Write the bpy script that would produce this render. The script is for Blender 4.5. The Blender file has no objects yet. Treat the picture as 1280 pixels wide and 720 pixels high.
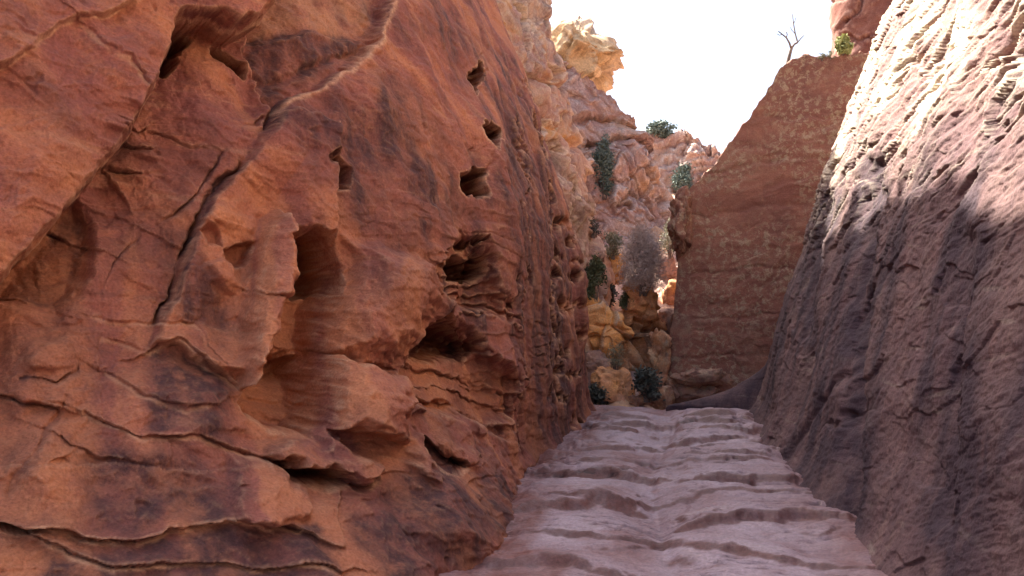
import bpy, math, random
import numpy as np
from mathutils import Matrix, Vector

# ------------------------------------------------------------------ camera
SC = bpy.context.scene
F_PX = 1108.0
SLOPE = 0.07                     # the rock-cut path climbs away from the camera
CAM = np.array((0.0, 0.0, 1.6))
yaw, pitch = 0.18, 0.09
for _ in range(40):              # the direction of the path vanishes at (842, 381) of 1280 x 720
    cp, sp = math.cos(pitch), math.sin(pitch)
    d = math.cos(yaw) * cp + SLOPE * sp
    yaw = math.asin(202 / F_PX * d)
    pitch = math.atan2(SLOPE + 21 / F_PX * d / cp, math.cos(yaw))
FW = np.array((-math.sin(yaw) * math.cos(pitch), math.cos(yaw) * math.cos(pitch), math.sin(pitch)))
RT = np.array((math.cos(yaw), math.sin(yaw), 0.0))
UP = np.cross(RT, FW)
cam_data = bpy.data.cameras.new('camera')
cam_data.sensor_width = 36.0
cam_data.lens = 36.0 * F_PX / 1280.0
cam_data.clip_start = 0.05
cam_data.clip_end = 2000.0
cam = bpy.data.objects.new('camera', cam_data)
SC.collection.objects.link(cam)
cam.matrix_world = Matrix(((RT[0], UP[0], -FW[0], CAM[0]), (RT[1], UP[1], -FW[1], CAM[1]),
                           (RT[2], UP[2], -FW[2], CAM[2]), (0, 0, 0, 1)))
SC.camera = cam

# ------------------------------------------------------------------ light
SUN_EL = math.radians(52.0)
SUN_H = np.array((-0.86, 0.50)); SUN_H /= np.linalg.norm(SUN_H)
sun_dir = Vector((SUN_H[0] * math.cos(SUN_EL), SUN_H[1] * math.cos(SUN_EL), math.sin(SUN_EL)))
world = bpy.data.worlds.new('World')
SC.world = world
world.use_nodes = True
wt = world.node_tree
bg = wt.nodes['Background']
sky = wt.nodes.new('ShaderNodeTexSky')
sky.sky_type = 'NISHITA'
sky.sun_disc = False
sky.sun_elevation = SUN_EL
sky.sun_rotation = math.atan2(SUN_H[0], SUN_H[1])
sky.dust_density = 6.0
sky.air_density = 1.0
sky.ozone_density = 1.0
wt.links.new(sky.outputs[0], bg.inputs[0])
bg.inputs[1].default_value = 0.10
sun_data = bpy.data.lights.new('sun', 'SUN')
sun_data.energy = 5.0
sun_data.angle = math.radians(0.53)
sun_data.color = (1.0, 0.93, 0.82)
sun = bpy.data.objects.new('sun', sun_data)
SC.collection.objects.link(sun)
sun.rotation_euler = sun_dir.to_track_quat('Z', 'Y').to_euler()
vs = SC.view_settings
vs.view_transform = 'Standard'
vs.look = 'None'
vs.exposure = 2.05
vs.gamma = 1.0
vs.use_curve_mapping = False
SC.cycles.use_denoising = True
SC.cycles.max_bounces = 8
SC.cycles.diffuse_bounces = 6
SC.cycles.use_adaptive_sampling = True

# ------------------------------------------------------------------ projection helpers
def project(P):
    """world points -> photo pixels (1280 x 720) and depth"""
    d = P - CAM
    z = d @ FW
    zz = np.where(np.abs(z) < 1e-3, 1e-3, z)
    return 640 + F_PX * (d @ RT) / zz, 360 - F_PX * (d @ UP) / zz, z

def z_at_py(X, Y, py):
    """height at which a vertical line over (X, Y) stands at photo row py"""
    a = (X - CAM[0]) * FW[0] + (Y - CAM[1]) * FW[1]
    b = (X - CAM[0]) * UP[0] + (Y - CAM[1]) * UP[1]
    k = (360 - py) / F_PX
    return CAM[2] + (k * a - b) / (UP[2] - k * FW[2])

def at(px, py, Y):
    """the point of the world that stands at distance Y up the canyon along the ray of a photo pixel"""
    dr = FW + RT * (px - 640) / F_PX - UP * (py - 360) / F_PX
    return CAM + dr * (Y / dr[1])

# ------------------------------------------------------------------ noise (numpy)
_rng = np.random.RandomState(7)
_G = _rng.normal(size=(256, 3)).astype(np.float32)
_G /= np.linalg.norm(_G, axis=1)[:, None]
_G *= 1.6

def _h(ix, iy, iz, seed):
    h = (ix * np.uint32(374761393)) ^ (iy * np.uint32(668265263)) ^ (iz * np.uint32(2147483647)) ^ np.uint32(seed * 144665 + 977)
    h = (h ^ (h >> np.uint32(13))) * np.uint32(1274126177)
    return h ^ (h >> np.uint32(16))

def pnoise(p, seed=0):
    p = np.asarray(p, np.float32)
    fl = np.floor(p)
    f = p - fl
    i = fl.astype(np.int64).astype(np.uint32)
    u = f * f * f * (f * (f * 6 - 15) + 10)
    r = 0
    for dx in (0, 1):
        wx = u[:, 0] if dx else 1 - u[:, 0]
        for dy in (0, 1):
            wy = u[:, 1] if dy else 1 - u[:, 1]
            for dz in (0, 1):
                wz = u[:, 2] if dz else 1 - u[:, 2]
                g = _G[_h(i[:, 0] + np.uint32(dx), i[:, 1] + np.uint32(dy), i[:, 2] + np.uint32(dz), seed) & np.uint32(255)]
                dot = g[:, 0] * (f[:, 0] - dx) + g[:, 1] * (f[:, 1] - dy) + g[:, 2] * (f[:, 2] - dz)
                r = r + wx * wy * wz * dot
    return r

def fbm(p, octv=4, seed=0, gain=0.5, lac=2.03):
    p = np.asarray(p, np.float32)
    a, r = 1.0, 0
    for o in range(octv):
        r = r + a * pnoise(p, seed + o * 17)
        p = p * lac + 3.7
        a *= gain
    return r

def ridged(p, octv=4, seed=0, gain=0.5):
    p = np.asarray(p, np.float32)
    a, r = 1.0, 0
    for o in range(octv):
        r = r + a * (1 - 2 * np.abs(pnoise(p, seed + o * 13)))
        p = p * 2.07 + 1.3
        a *= gain
    return r

def worley(p, seed=0):
    """distance to the two nearest cell points (for blocks and joints) and a number per cell"""
    p = np.asarray(p, np.float32)
    fl = np.floor(p)
    i = fl.astype(np.int64).astype(np.uint32)
    f = p - fl
    d1 = np.full(len(p), 9.0, np.float32); d2 = d1.copy(); cid = np.zeros(len(p), np.float32); fv = np.zeros(len(p), np.float32)
    for dx in (-1, 0, 1):
        for dy in (-1, 0, 1):
            for dz in (-1, 0, 1):
                a, b, c = (i[:, 0] + np.uint32(dx & 0xffffffff), i[:, 1] + np.uint32(dy & 0xffffffff), i[:, 2] + np.uint32(dz & 0xffffffff))
                h = _h(a, b, c, seed)
                ox = (h & np.uint32(1023)).astype(np.float32) / 1023
                oy = ((h >> np.uint32(10)) & np.uint32(1023)).astype(np.float32) / 1023
                oz = ((h >> np.uint32(20)) & np.uint32(1023)).astype(np.float32) / 1023
                vx, vy, vz = dx + ox - f[:, 0], dy + oy - f[:, 1], dz + oz - f[:, 2]
                d = np.sqrt(vx ** 2 + vy ** 2 + vz ** 2)
                g = _G[(h >> np.uint32(3)) & np.uint32(255)]
                nw = d < d1
                d2 = np.where(nw, d1, np.minimum(d2, d))
                fv = np.where(nw, vx * g[:, 0] + vy * g[:, 1] + vz * g[:, 2], fv)
                cid = np.where(nw, (h & np.uint32(255)).astype(np.float32) / 255, cid)
                d1 = np.where(nw, d, d1)
    worley.facet = fv
    return d1, d2, cid

def ss(a, b, x):
    t = np.clip((x - a) / (b - a), 0, 1)
    return t * t * (3 - 2 * t)

def soft(x, w=0.4):
    return w * np.logaddexp(0, x / w)

# ------------------------------------------------------------------ drawing shapes on a rock face
def _sel(x, y, pts, m):
    return np.nonzero((x > pts[:, 0].min() - m) & (x < pts[:, 0].max() + m) & (y > pts[:, 1].min() - m) & (y < pts[:, 1].max() + m))[0]

def _segdist(x, y, a, b):
    d = b - a
    t = np.clip(((x - a[0]) * d[0] + (y - a[1]) * d[1]) / max(d @ d, 1e-9), 0, 1)
    return np.hypot(x - a[0] - t * d[0], y - a[1] - t * d[1])

def sdf(x, y, pts, m=60):
    """signed distance (inside positive) to a polygon; -m outside its box"""
    pts = np.array(pts, float)
    out = np.full(len(x), -float(m))
    k = _sel(x, y, pts, m)
    if len(k) == 0:
        return out
    xx, yy = x[k], y[k]
    d = np.full(len(k), 1e9); ins = np.zeros(len(k), bool)
    for a, b in zip(pts, np.roll(pts, -1, axis=0)):
        d = np.minimum(d, _segdist(xx, yy, a, b))
        c = (a[1] > yy) != (b[1] > yy)
        ins ^= c & (xx < (b[0] - a[0]) * (yy - a[1]) / (b[1] - a[1] + 1e-12) + a[0])
    out[k] = np.where(ins, d, -np.minimum(d, m))
    return out

def pline(x, y, pts, m=60):
    """distance to a polyline, and +1 below / -1 above it"""
    pts = np.array(pts, float)
    out = np.full(len(x), float(m)); side = np.ones(len(x))
    k = _sel(x, y, pts, m)
    if len(k) == 0:
        return out, side
    xx, yy = x[k], y[k]
    d = np.full(len(k), 1e9); s = np.ones(len(k))
    for a, b in zip(pts[:-1], pts[1:]):
        e = _segdist(xx, yy, a, b)
        c = (b[0] - a[0]) * (yy - a[1]) - (b[1] - a[1]) * (xx - a[0])
        s = np.where(e < d, np.sign(c), s)
        d = np.minimum(d, e)
    out[k] = np.minimum(d, m); side[k] = s
    return out, side

# ------------------------------------------------------------------ mesh helpers
COL = SC.collection

def tag(o, label, cat, group=None):
    o['label'] = label
    o['category'] = cat
    if group:
        o['group'] = group
    return o

def link(name, me, mat=None, parent=None, kind=None):
    o = bpy.data.objects.new(name, me)
    COL.objects.link(o)
    if mat:
        me.materials.append(mat)
    if parent:
        o.parent = parent
    if kind:
        o['kind'] = kind
    return o

def mesh_from(name, V, Fq, masks=None, smooth=True):
    me = bpy.data.meshes.new(name)
    V = np.ascontiguousarray(V, np.float32); Fq = np.ascontiguousarray(Fq, np.int32)
    k = Fq.shape[1]
    me.vertices.add(len(V)); me.vertices.foreach_set('co', V.ravel())
    me.loops.add(Fq.size); me.loops.foreach_set('vertex_index', Fq.ravel())
    me.polygons.add(len(Fq)); me.polygons.foreach_set('loop_start', np.arange(len(Fq), dtype=np.int32) * k)
    me.polygons.foreach_set('use_smooth', np.full(len(Fq), smooth))
    me.update(calc_edges=True)
    if masks is not None:
        for nm, arr in masks.items():
            at_ = me.attributes.new(nm, 'FLOAT', 'POINT')
            at_.data.foreach_set('value', np.ascontiguousarray(arr, np.float32))
    me.validate()
    return me

def grid_faces(n, m):
    i = np.arange(n * m).reshape(n, m)
    return np.stack((i[:-1, :-1], i[1:, :-1], i[1:, 1:], i[:-1, 1:]), -1).reshape(-1, 4)

def submesh(V, Fq, sel, masks):
    f = Fq[sel]
    used = np.unique(f)
    mp = np.zeros(len(V), np.int64); mp[used] = np.arange(len(used))
    return V[used], mp[f], {k: a[used] for k, a in masks.items()}

def smooth_curve(pts, it=3):
    pts = np.array(pts, float)
    for _ in range(it):
        q = np.empty((2 * len(pts) - 2, pts.shape[1]))
        q[0::2] = 0.75 * pts[:-1] + 0.25 * pts[1:]
        q[1::2] = 0.25 * pts[:-1] + 0.75 * pts[1:]
        pts = np.vstack((pts[:1], q, pts[-1:]))
    return pts

# ------------------------------------------------------------------ materials
def rock_mat(name, base, alt, fresh, varnish, pale, tilt=(0.0, 0.5, 0.0), strata=6.0, strata_amt=0.4, grain=55.0,
             bump=0.35, lichen=0.0, lichen_col=(0.42, 0.36, 0.25), streak=(7, 7, 0.7), streak_amt=0.55, rough=0.9, spot=8.0):
    m = bpy.data.materials.new(name)
    m.use_nodes = True
    nt = m.node_tree
    N, L = nt.nodes, nt.links
    bs = N['Principled BSDF']
    bs.inputs['Roughness'].default_value = rough
    bs.inputs['Specular IOR Level'].default_value = 0.25
    tc = N.new('ShaderNodeTexCoord')
    def mapping(rot, sc):
        mp = N.new('ShaderNodeMapping')
        mp.inputs['Rotation'].default_value = rot
        mp.inputs['Scale'].default_value = sc
        L.new(tc.outputs['Object'], mp.inputs['Vector'])
        return mp.outputs[0]
    def noise(vec, scale, detail=5, r=0.6, dist=0.0):
        n = N.new('ShaderNodeTexNoise')
        n.inputs['Scale'].default_value = scale
        n.inputs['Detail'].default_value = detail
        n.inputs['Roughness'].default_value = r
        n.inputs['Distortion'].default_value = dist
        L.new(vec, n.inputs['Vector'])
        return n.outputs['Fac']
    def ramp(v, a, b, lo=0.0, hi=1.0):
        r = N.new('ShaderNodeMapRange')
        r.interpolation_type = 'SMOOTHSTEP'
        r.inputs[1].default_value = a; r.inputs[2].default_value = b
        r.inputs[3].default_value = lo; r.inputs[4].default_value = hi
        L.new(v, r.inputs[0])
        return r.outputs[0]
    def math_(op, a, b):
        n = N.new('ShaderNodeMath'); n.operation = op
        for i, v in enumerate((a, b)):
            if isinstance(v, (int, float)): n.inputs[i].default_value = v
            else: L.new(v, n.inputs[i])
        return n.outputs[0]
    def mix(fac, a, b, mode='MIX'):
        n = N.new('ShaderNodeMix'); n.data_type = 'RGBA'; n.blend_type = mode
        if isinstance(fac, (int, float)): n.inputs[0].default_value = fac
        else: L.new(fac, n.inputs[0])
        for i, v in ((6, a), (7, b)):
            if isinstance(v, tuple): n.inputs[i].default_value = (*v, 1)
            else: L.new(v, n.inputs[i])
        return n.outputs[2]
    def attr(nm):
        n = N.new('ShaderNodeAttribute'); n.attribute_name = nm
        return n.outputs['Fac']
    obj = tc.outputs['Object']
    big = noise(obj, 0.7, 6, 0.62, 0.4)
    mid = noise(obj, 4.5, 6, 0.65)
    gr = noise(obj, grain, 4, 0.7)
    st_v = mapping(tilt, (1.2, 1.2, strata))
    st = noise(st_v, 1.0, 5, 0.6, 0.6)
    stk = noise(mapping((0, 0, 0), streak), 1.0, 5, 0.6)
    c = mix(ramp(big, 0.38, 0.62), base, alt)
    c = mix(math_('MULTIPLY', ramp(st, 0.45, 0.7), strata_amt), c, varnish)
    c = mix(math_('MULTIPLY', ramp(mid, 0.5, 0.72), 0.45), c, fresh)
    c = mix(math_('MULTIPLY', ramp(st, 0.3, 0.42, 1, 0), 0.35), c, pale)
    fr = math_('MULTIPLY', attr('fresh'), ramp(mid, 0.25, 0.6, 0.55, 1.0))
    c = mix(fr, c, fresh)
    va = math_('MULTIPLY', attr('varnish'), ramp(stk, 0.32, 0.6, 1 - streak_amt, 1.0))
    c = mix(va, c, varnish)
    c = mix(math_('MULTIPLY', attr('edge'), ramp(mid, 0.3, 0.55)), c, pale)
    if lichen > 0:
        sp = noise(obj, spot, 5, 0.75, 0.5)
        msk = noise(obj, 1.1, 3, 0.5)
        lf = math_('MULTIPLY', ramp(sp, 0.50, 0.58), ramp(msk, 0.30, 0.55))
        c = mix(math_('MULTIPLY', lf, lichen), c, lichen_col)
    c = mix(0.55, c, mix(1.0, c, ramp_col(nt, gr), 'MULTIPLY'))
    L.new(c, bs.inputs['Base Color'])
    hgt = math_('ADD', math_('MULTIPLY', gr, 0.35), math_('ADD', math_('MULTIPLY', mid, 0.7), math_('MULTIPLY', st, 0.6)))
    fine = noise(obj, 19.0, 6, 0.7)
    hgt = math_('ADD', hgt, math_('MULTIPLY', fine, 0.6))
    b = N.new('ShaderNodeBump')
    b.inputs['Strength'].default_value = bump
    b.inputs['Distance'].default_value = 0.06
    L.new(hgt, b.inputs['Height'])
    L.new(b.outputs[0], bs.inputs['Normal'])
    return m

def ramp_col(nt, v):
    r = nt.nodes.new('ShaderNodeValToRGB')
    r.color_ramp.elements[0].position = 0.3; r.color_ramp.elements[0].color = (0.45, 0.42, 0.4, 1)
    r.color_ramp.elements[1].position = 0.68; r.color_ramp.elements[1].color = (1.35, 1.35, 1.35, 1)
    nt.links.new(v, r.inputs[0])
    return r.outputs[0]

M_LEFT = rock_mat('red_sandstone', (0.300, 0.105, 0.072), (0.235, 0.078, 0.062), (0.440, 0.172, 0.084), (0.062, 0.029, 0.031),
                  (0.50, 0.28, 0.17), tilt=(0.0, 0.62, 0.5), strata=7, strata_amt=0.35, bump=0.55)
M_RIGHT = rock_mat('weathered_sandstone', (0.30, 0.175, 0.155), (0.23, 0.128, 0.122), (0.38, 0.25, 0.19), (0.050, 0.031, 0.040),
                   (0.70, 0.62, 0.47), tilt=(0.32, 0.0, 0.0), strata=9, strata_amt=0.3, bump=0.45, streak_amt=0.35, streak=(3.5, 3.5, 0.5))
M_BACK = rock_mat('dark_red_sandstone', (0.275, 0.120, 0.083), (0.225, 0.097, 0.074), (0.31, 0.150, 0.095), (0.13, 0.062, 0.052),
                  (0.30, 0.20, 0.14), tilt=(0.0, 0.05, 0.0), strata=5, strata_amt=0.35, lichen=0.72, lichen_col=(0.36, 0.28, 0.19), spot=9.0)
M_STRIP = rock_mat('pink_sandstone', (0.42, 0.235, 0.165), (0.35, 0.18, 0.135), (0.56, 0.28, 0.10), (0.17, 0.105, 0.09),
                   (0.58, 0.42, 0.31), tilt=(0.0, 0.7, 0.3), strata=3.5, strata_amt=0.35, lichen=0.35, grain=30)
M_FAR = rock_mat('pale_pink_sandstone', (0.48, 0.315, 0.255), (0.41, 0.255, 0.215), (0.58, 0.34, 0.18), (0.24, 0.165, 0.16),
                 (0.60, 0.49, 0.42), tilt=(0.2, 0.5, 0.0), strata=2.0, strata_amt=0.4, grain=18, spot=3)
M_BLOCK = rock_mat('dull_red_sandstone', (0.21, 0.085, 0.062), (0.17, 0.068, 0.055), (0.26, 0.11, 0.07), (0.09, 0.042, 0.040),
                   (0.32, 0.18, 0.14), tilt=(0.0, 0.05, 0.0), strata=4, strata_amt=0.35)
M_ORANGE = rock_mat('orange_sandstone', (0.68, 0.34, 0.165), (0.62, 0.30, 0.18), (0.78, 0.38, 0.12), (0.20, 0.11, 0.08),
                    (0.62, 0.44, 0.30), tilt=(0.6, 0.8, 0.0), strata=4, strata_amt=0.25, grain=30)
M_PINK = rock_mat('greyish_pink_sandstone', (0.40, 0.25, 0.20), (0.34, 0.19, 0.15), (0.46, 0.27, 0.18), (0.18, 0.12, 0.11),
                  (0.55, 0.44, 0.36), tilt=(0.3, 0.3, 0.0), strata=5, strata_amt=0.3, grain=30)
M_YELLOW = rock_mat('yellow_sandstone', (0.60, 0.43, 0.24), (0.52, 0.35, 0.20), (0.66, 0.48, 0.27), (0.32, 0.24, 0.20),
                    (0.62, 0.50, 0.38), tilt=(0.2, 0.3, 0.0), strata=2, strata_amt=0.3, grain=16)
M_PATH = rock_mat('worn_path_rock', (0.36, 0.265, 0.290), (0.27, 0.178, 0.190), (0.185, 0.075, 0.062), (0.050, 0.028, 0.030),
                  (0.42, 0.33, 0.32), tilt=(0.1, 0.0, 0.0), strata=3, strata_amt=0.15, grain=45, streak=(2, 9, 9), bump=0.3, rough=0.5)

# ------------------------------------------------------------------ ground height of the path
def ground(X, Y):
    X = np.asarray(X, float); Y = np.asarray(Y, float)
    out = np.zeros_like(X)
    r = np.random.RandomState(12)
    led = [(6.65, 0.62, 0.72, 0.095), (8.05, 0.66, 0.60, 0.075), (9.3, 0.5, 0.5, 0.05), (10.3, 0.35, 0.65, 0.075), (11.1, 0.55, 0.5, 0.06), (11.9, 0.45, 0.6, 0.07), (12.75, 0.4, 0.6, 0.06),
           (5.5, -0.85, 0.6, 0.06), (6.85, -0.72, 0.62, 0.085), (8.3, -0.66, 0.62, 0.085), (7.4, 0.0, 1.5, 0.03), (5.95, 0.1, 1.5, 0.035), (8.9, 0.0, 1.4, 0.03), (9.9, 0, 1.4, 0.03), (4.4, 0, 1.5, 0.04), (9.6, -0.7, 0.4, 0.06), (10.7, -0.7, 0.45, 0.07), (11.7, -0.6, 0.5, 0.06), (12.6, -0.6, 0.5, 0.05), (4.9, 0.4, 0.7, 0.05)]
    for _ in range(24):
        led.append((r.uniform(0.5, 13.4), r.uniform(-1.3, 1.3), r.uniform(0.15, 0.6), r.uniform(0.008, 0.024)))
    wn = fbm(np.stack((X * 0.9, Y * 0.4, np.zeros_like(X)), -1).reshape(-1, 3), 3, 51).reshape(X.shape)
    wf = fbm(np.stack((X * 4.0 + 3, Y * 2.5, np.zeros_like(X)), -1).reshape(-1, 3), 4, 52).reshape(X.shape)
    for i, (y0, xc, hw, h) in enumerate(led):
        sk = 0.25 * math.sin(i * 2.7)
        dy = Y - (y0 + sk * (X - xc) + 0.30 * wn * math.cos(i * 1.9) + 0.055 * wf)
        win = ss(1.35, 0.25, np.abs(X - xc + 0.22 * wf) / hw)
        out += h * win * 0.5 * (1 + np.tanh(dy / (0.020 + 0.25 * h))) * np.exp(-np.clip(dy, 0, None) / (0.5 + 10 * h))
    out *= 1 - ss(13.2, 14.3, Y)
    z = SLOPE * Y + out
    z += 0.05 * fbm(np.stack((X * 1.1, Y * 0.9, np.full_like(X, 9.0)), -1).reshape(-1, 3), 4, 71).reshape(X.shape)
    z -= 0.055 * np.exp(-((X + 0.20 + 0.10 * np.sin(Y * 0.9)) / 0.22) ** 2)
    z -= 0.020 * np.exp(-((X + 0.12 + 0.10 * np.sin(Y * 0.9 + 0.4)) / 0.05) ** 2)
    z -= 0.20 * soft(Y - 14.6, 0.35)                       # beyond the crest it drops a little
    return z

def g_lin(Y):
    return SLOPE * np.asarray(Y, float) - 0.2 * soft(np.asarray(Y, float) - 14.6, 0.35)

# ------------------------------------------------------------------ cliff builder
def cliff_grid(foot, ztop, lean, px_step=1.3, base_density=4.0, rows=(14, 420, 36, 12), back=6.0, zbot=None, lean_dir=None, zref=1.5, extra=None):
    """A rock face standing on a footprint line. The face is on the left of the line's direction of travel
    when seen from above (outward normal = direction turned clockwise)."""
    C = smooth_curve(foot, 3)
    seg = np.hypot(*np.diff(C, axis=0).T)
    S = np.concatenate(([0], np.cumsum(seg)))
    sd = np.linspace(0, S[-1], 3000)
    X = np.interp(sd, S, C[:, 0]); Y = np.interp(sd, S, C[:, 1])
    P = np.stack((X, Y, g_lin(Y) + zref), -1)
    px, py, dep = project(P)
    dpx = np.abs(np.gradient(px, sd))
    vis = (dep > 0.8) & (px > -140) & (px < 1420)
    near_vis = (dep > 0.8) & (px > -600) & (px < 1900) & ~vis
    dens = np.where(vis, np.minimum(dpx / px_step, 260), np.where(near_vis, np.minimum(dpx / px_step / 3.5, 60), 0)) + base_density
    if extra is not None:
        dens = dens + extra(X, Y)
    cum = np.concatenate(([0], np.cumsum((dens[1:] + dens[:-1]) / 2 * np.diff(sd))))
    n = int(cum[-1]) + 2
    s = np.interp(np.linspace(0, cum[-1], n), cum, sd)
    X = np.interp(s, S, C[:, 0]); Y = np.interp(s, S, C[:, 1])
    tx = np.gradient(X, s); ty = np.gradient(Y, s)
    k = np.ones(9) / 9
    pad = lambda a: np.convolve(np.pad(a, 4, mode='edge'), k, 'valid')
    tx, ty = pad(tx), pad(ty)
    ln = np.hypot(tx, ty); tx /= ln; ty /= ln
    nx, ny = ty, -tx
    lx, ly = (-nx, -ny) if lean_dir is None else lean_dir(s, X, Y, nx, ny)
    zb = (g_lin(Y) - 0.25) if zbot is None else np.full(n, float(zbot))
    px, py, dep = project(np.stack((X, Y, g_lin(Y) + zref), -1))
    zt = ztop(s, X, Y, px)
    for _ in range(4):                       # the top edge stands back by the lean of the face
        of = lean(zt - g_lin(Y), s, Y)
        X2, Y2 = X + lx * of, Y + ly * of
        px2, _py, _d = project(np.stack((X2, Y2, zt), -1))
        zt = np.maximum(0.5 * zt + 0.5 * ztop(s, X2, Y2, px2), zb + 0.8)
    front = dep > 0.8
    za = np.where(front, z_at_py(X, Y, 775.0), zb + 0.1)
    za = np.clip(za, zb + 0.06, zt - 0.6)
    zc = np.where(front, z_at_py(X, Y, -70.0), zb + (zt - zb) * 0.5)
    zc = np.clip(zc, za + 0.1, zt - 0.2)
    r0, r1, r2, r3 = rows
    lin = lambda k_: np.linspace(0, 1, k_, endpoint=False)[None, :]
    Z = np.concatenate((zb[:, None] + (za - zb)[:, None] * lin(r0), za[:, None] + (zc - za)[:, None] * lin(r1),
                        zc[:, None] + (zt - zc)[:, None] * np.linspace(0, 1, r2)[None, :]), 1)
    zr = Z - g_lin(Y)[:, None]
    off = lean(zr, s[:, None] + 0 * Z, Y[:, None] + 0 * Z)
    GX = X[:, None] + lx[:, None] * off
    GY = Y[:, None] + ly[:, None] * off
    # plateau behind the top edge
    t = (np.linspace(0, 1, r3 + 1)[1:] ** 1.6)[None, :]
    Z2 = Z[:, -1:] + 0.25 * np.sin(np.clip(t * 4, 0, 1) * 1.57) * 0.6 - t * 0.8
    GX2 = GX[:, -1:] + lx[:, None] * back * t
    GY2 = GY[:, -1:] + ly[:, None] * back * t
    V = np.stack((np.concatenate((GX, GX2), 1), np.concatenate((GY, GY2), 1), np.concatenate((Z, Z2), 1)), -1)
    m = V.shape[1]
    NRM = np.stack((np.repeat(nx, m), np.repeat(ny, m), np.full(n * m, 0.0)), -1)
    U = np.repeat(s, m)
    V = V.reshape(-1, 3)
    px, py, dep = project(V)
    on_top = np.zeros((n, m)); on_top[:, m - r3:] = 1
    return dict(V=V, N=NRM, U=U, px=px, py=py, dep=dep, n=n, m=m, top=on_top.ravel(), zr=V[:, 2] - g_lin(V[:, 1]))

def to_west(s, X, Y, nx, ny):
    w = ss(6.0, 10.0, Y)
    a, b = -nx * (1 - w) - w, -ny * (1 - w)
    l = np.hypot(a, b) + 1e-6
    return a / l, b / l

def to_east(s, X, Y, nx, ny):
    return np.ones_like(X), np.zeros_like(X)

def terrace(v, sharp=0.8):
    f = np.floor(v)
    return f + ss(sharp, 1.0, v - f)

def edge_mask(disp, n, m, gain):
    d = disp.reshape(n, m)
    lap = np.zeros_like(d)
    lap[2:-2, 2:-2] = d[2:-2, 2:-2] - 0.25 * (d[:-4, 2:-2] + d[4:, 2:-2] + d[2:-2, :-4] + d[2:-2, 4:])
    return np.clip(lap.ravel() * gain, 0, 1)

# =================================================================== SETTING: path and ground
def build_path():
    py = np.concatenate((np.linspace(1500, 760, 60), np.arange(758, 500, -0.6)))
    Yv = np.concatenate((np.linspace(-9, 1.4, 40, endpoint=False), 1.6 * F_PX / (py - 381)))
    Yv = np.concatenate((Yv, np.linspace(Yv[-1] + 0.12, 22, 60)))
    Xv = np.concatenate((np.linspace(-12, -2.3, 40, endpoint=False), np.linspace(-2.3, 2.3, 430), np.linspace(2.3, 10, 30)[1:]))
    GX, GY = np.meshgrid(Xv, Yv, indexing='ij')
    Z = ground(GX, GY)
    Zs = Z.copy()
    # the tread edges are broken by thin bedding cracks running across the path
    q = np.stack((GX * 0.8 + 0.25 * np.sin(GY * 3), GY * 5.5, np.zeros_like(GX)), -1).reshape(-1, 3)
    cr = np.abs(fbm(q * np.array((1.0, 1.35, 1.0)), 4, 81)).reshape(GX.shape)
    brk = ss(-0.1, 0.2, pnoise(np.stack((GX * 1.3, GY * 1.6, np.full_like(GX, 2.)), -1).reshape(-1, 3), 82).reshape(GX.shape))
    crack = (1 - ss(0.0, 0.085, cr)) * brk
    Z = Z - 0.034 * crack
    tq = np.stack((GX * 0.9 + 2, GY * 2.6, np.full_like(GX, 1.5)), -1).reshape(-1, 3)
    Z += 0.009 * terrace(3.0 * fbm(tq, 5, 86)).reshape(GX.shape)
    Z += 0.008 * fbm(np.stack((GX * 6, GY * 9, np.zeros_like(GX)), -1).reshape(-1, 3), 4, 83).reshape(GX.shape)
    dzdy = np.gradient(Zs, Yv, axis=1)
    red = ss(0.14, 0.40, dzdy + 0.06 * pnoise(np.stack((GX * 4, GY * 4, np.full_like(GX, 5.)), -1).reshape(-1, 3), 84).reshape(GX.shape))
    sides = ss(0.8, 1.3, np.abs(GX + 0.12 * fbm(np.stack((GX * 2, GY * 1.2, 0 * GX), -1).reshape(-1, 3), 3, 87).reshape(GX.shape))) * 1.6
    stain = ss(0.0, 0.5, fbm(np.stack((GX * 1.5, GY * 0.8, np.full_like(GX, 7.)), -1).reshape(-1, 3), 3, 85).reshape(GX.shape)) * (0.35 + 0.65 * ss(0.1, -0.5, GX)) * 0.8
    fresh = np.clip(np.maximum(red, stain + sides * 0.4), 0, 1)
    V = np.stack((GX, GY, Z), -1).reshape(-1, 3)
    n, m = GX.shape
    z0 = np.zeros(n * m)
    masks = dict(fresh=fresh.ravel(), varnish=np.clip(crack * 0.9 + red * 0.5, 0, 1).ravel(), edge=z0)
    return link('path', mesh_from('path', V, grid_faces(n, m), masks), M_PATH, kind='structure')
build_path()

def build_ground():
    a = np.concatenate((-np.geomspace(900, 14, 14), np.linspace(-12, 12, 9), np.geomspace(14, 900, 14)))
    GX, GY = np.meshgrid(a, a + 20, indexing='ij')
    r = np.hypot(GX, GY - 10)
    Z = -2.2 + 0.8 * fbm(np.stack((GX * 0.03, GY * 0.03, np.zeros_like(GX)), -1).reshape(-1, 3), 3, 91).reshape(GX.shape) - 0.004 * r
    V = np.stack((GX, GY, Z), -1).reshape(-1, 3)
    z0 = np.zeros(len(V))
    link('ground', mesh_from('ground', V, grid_faces(*GX.shape), dict(fresh=z0, varnish=z0, edge=z0)), M_PINK, kind='structure')
build_ground()

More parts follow.
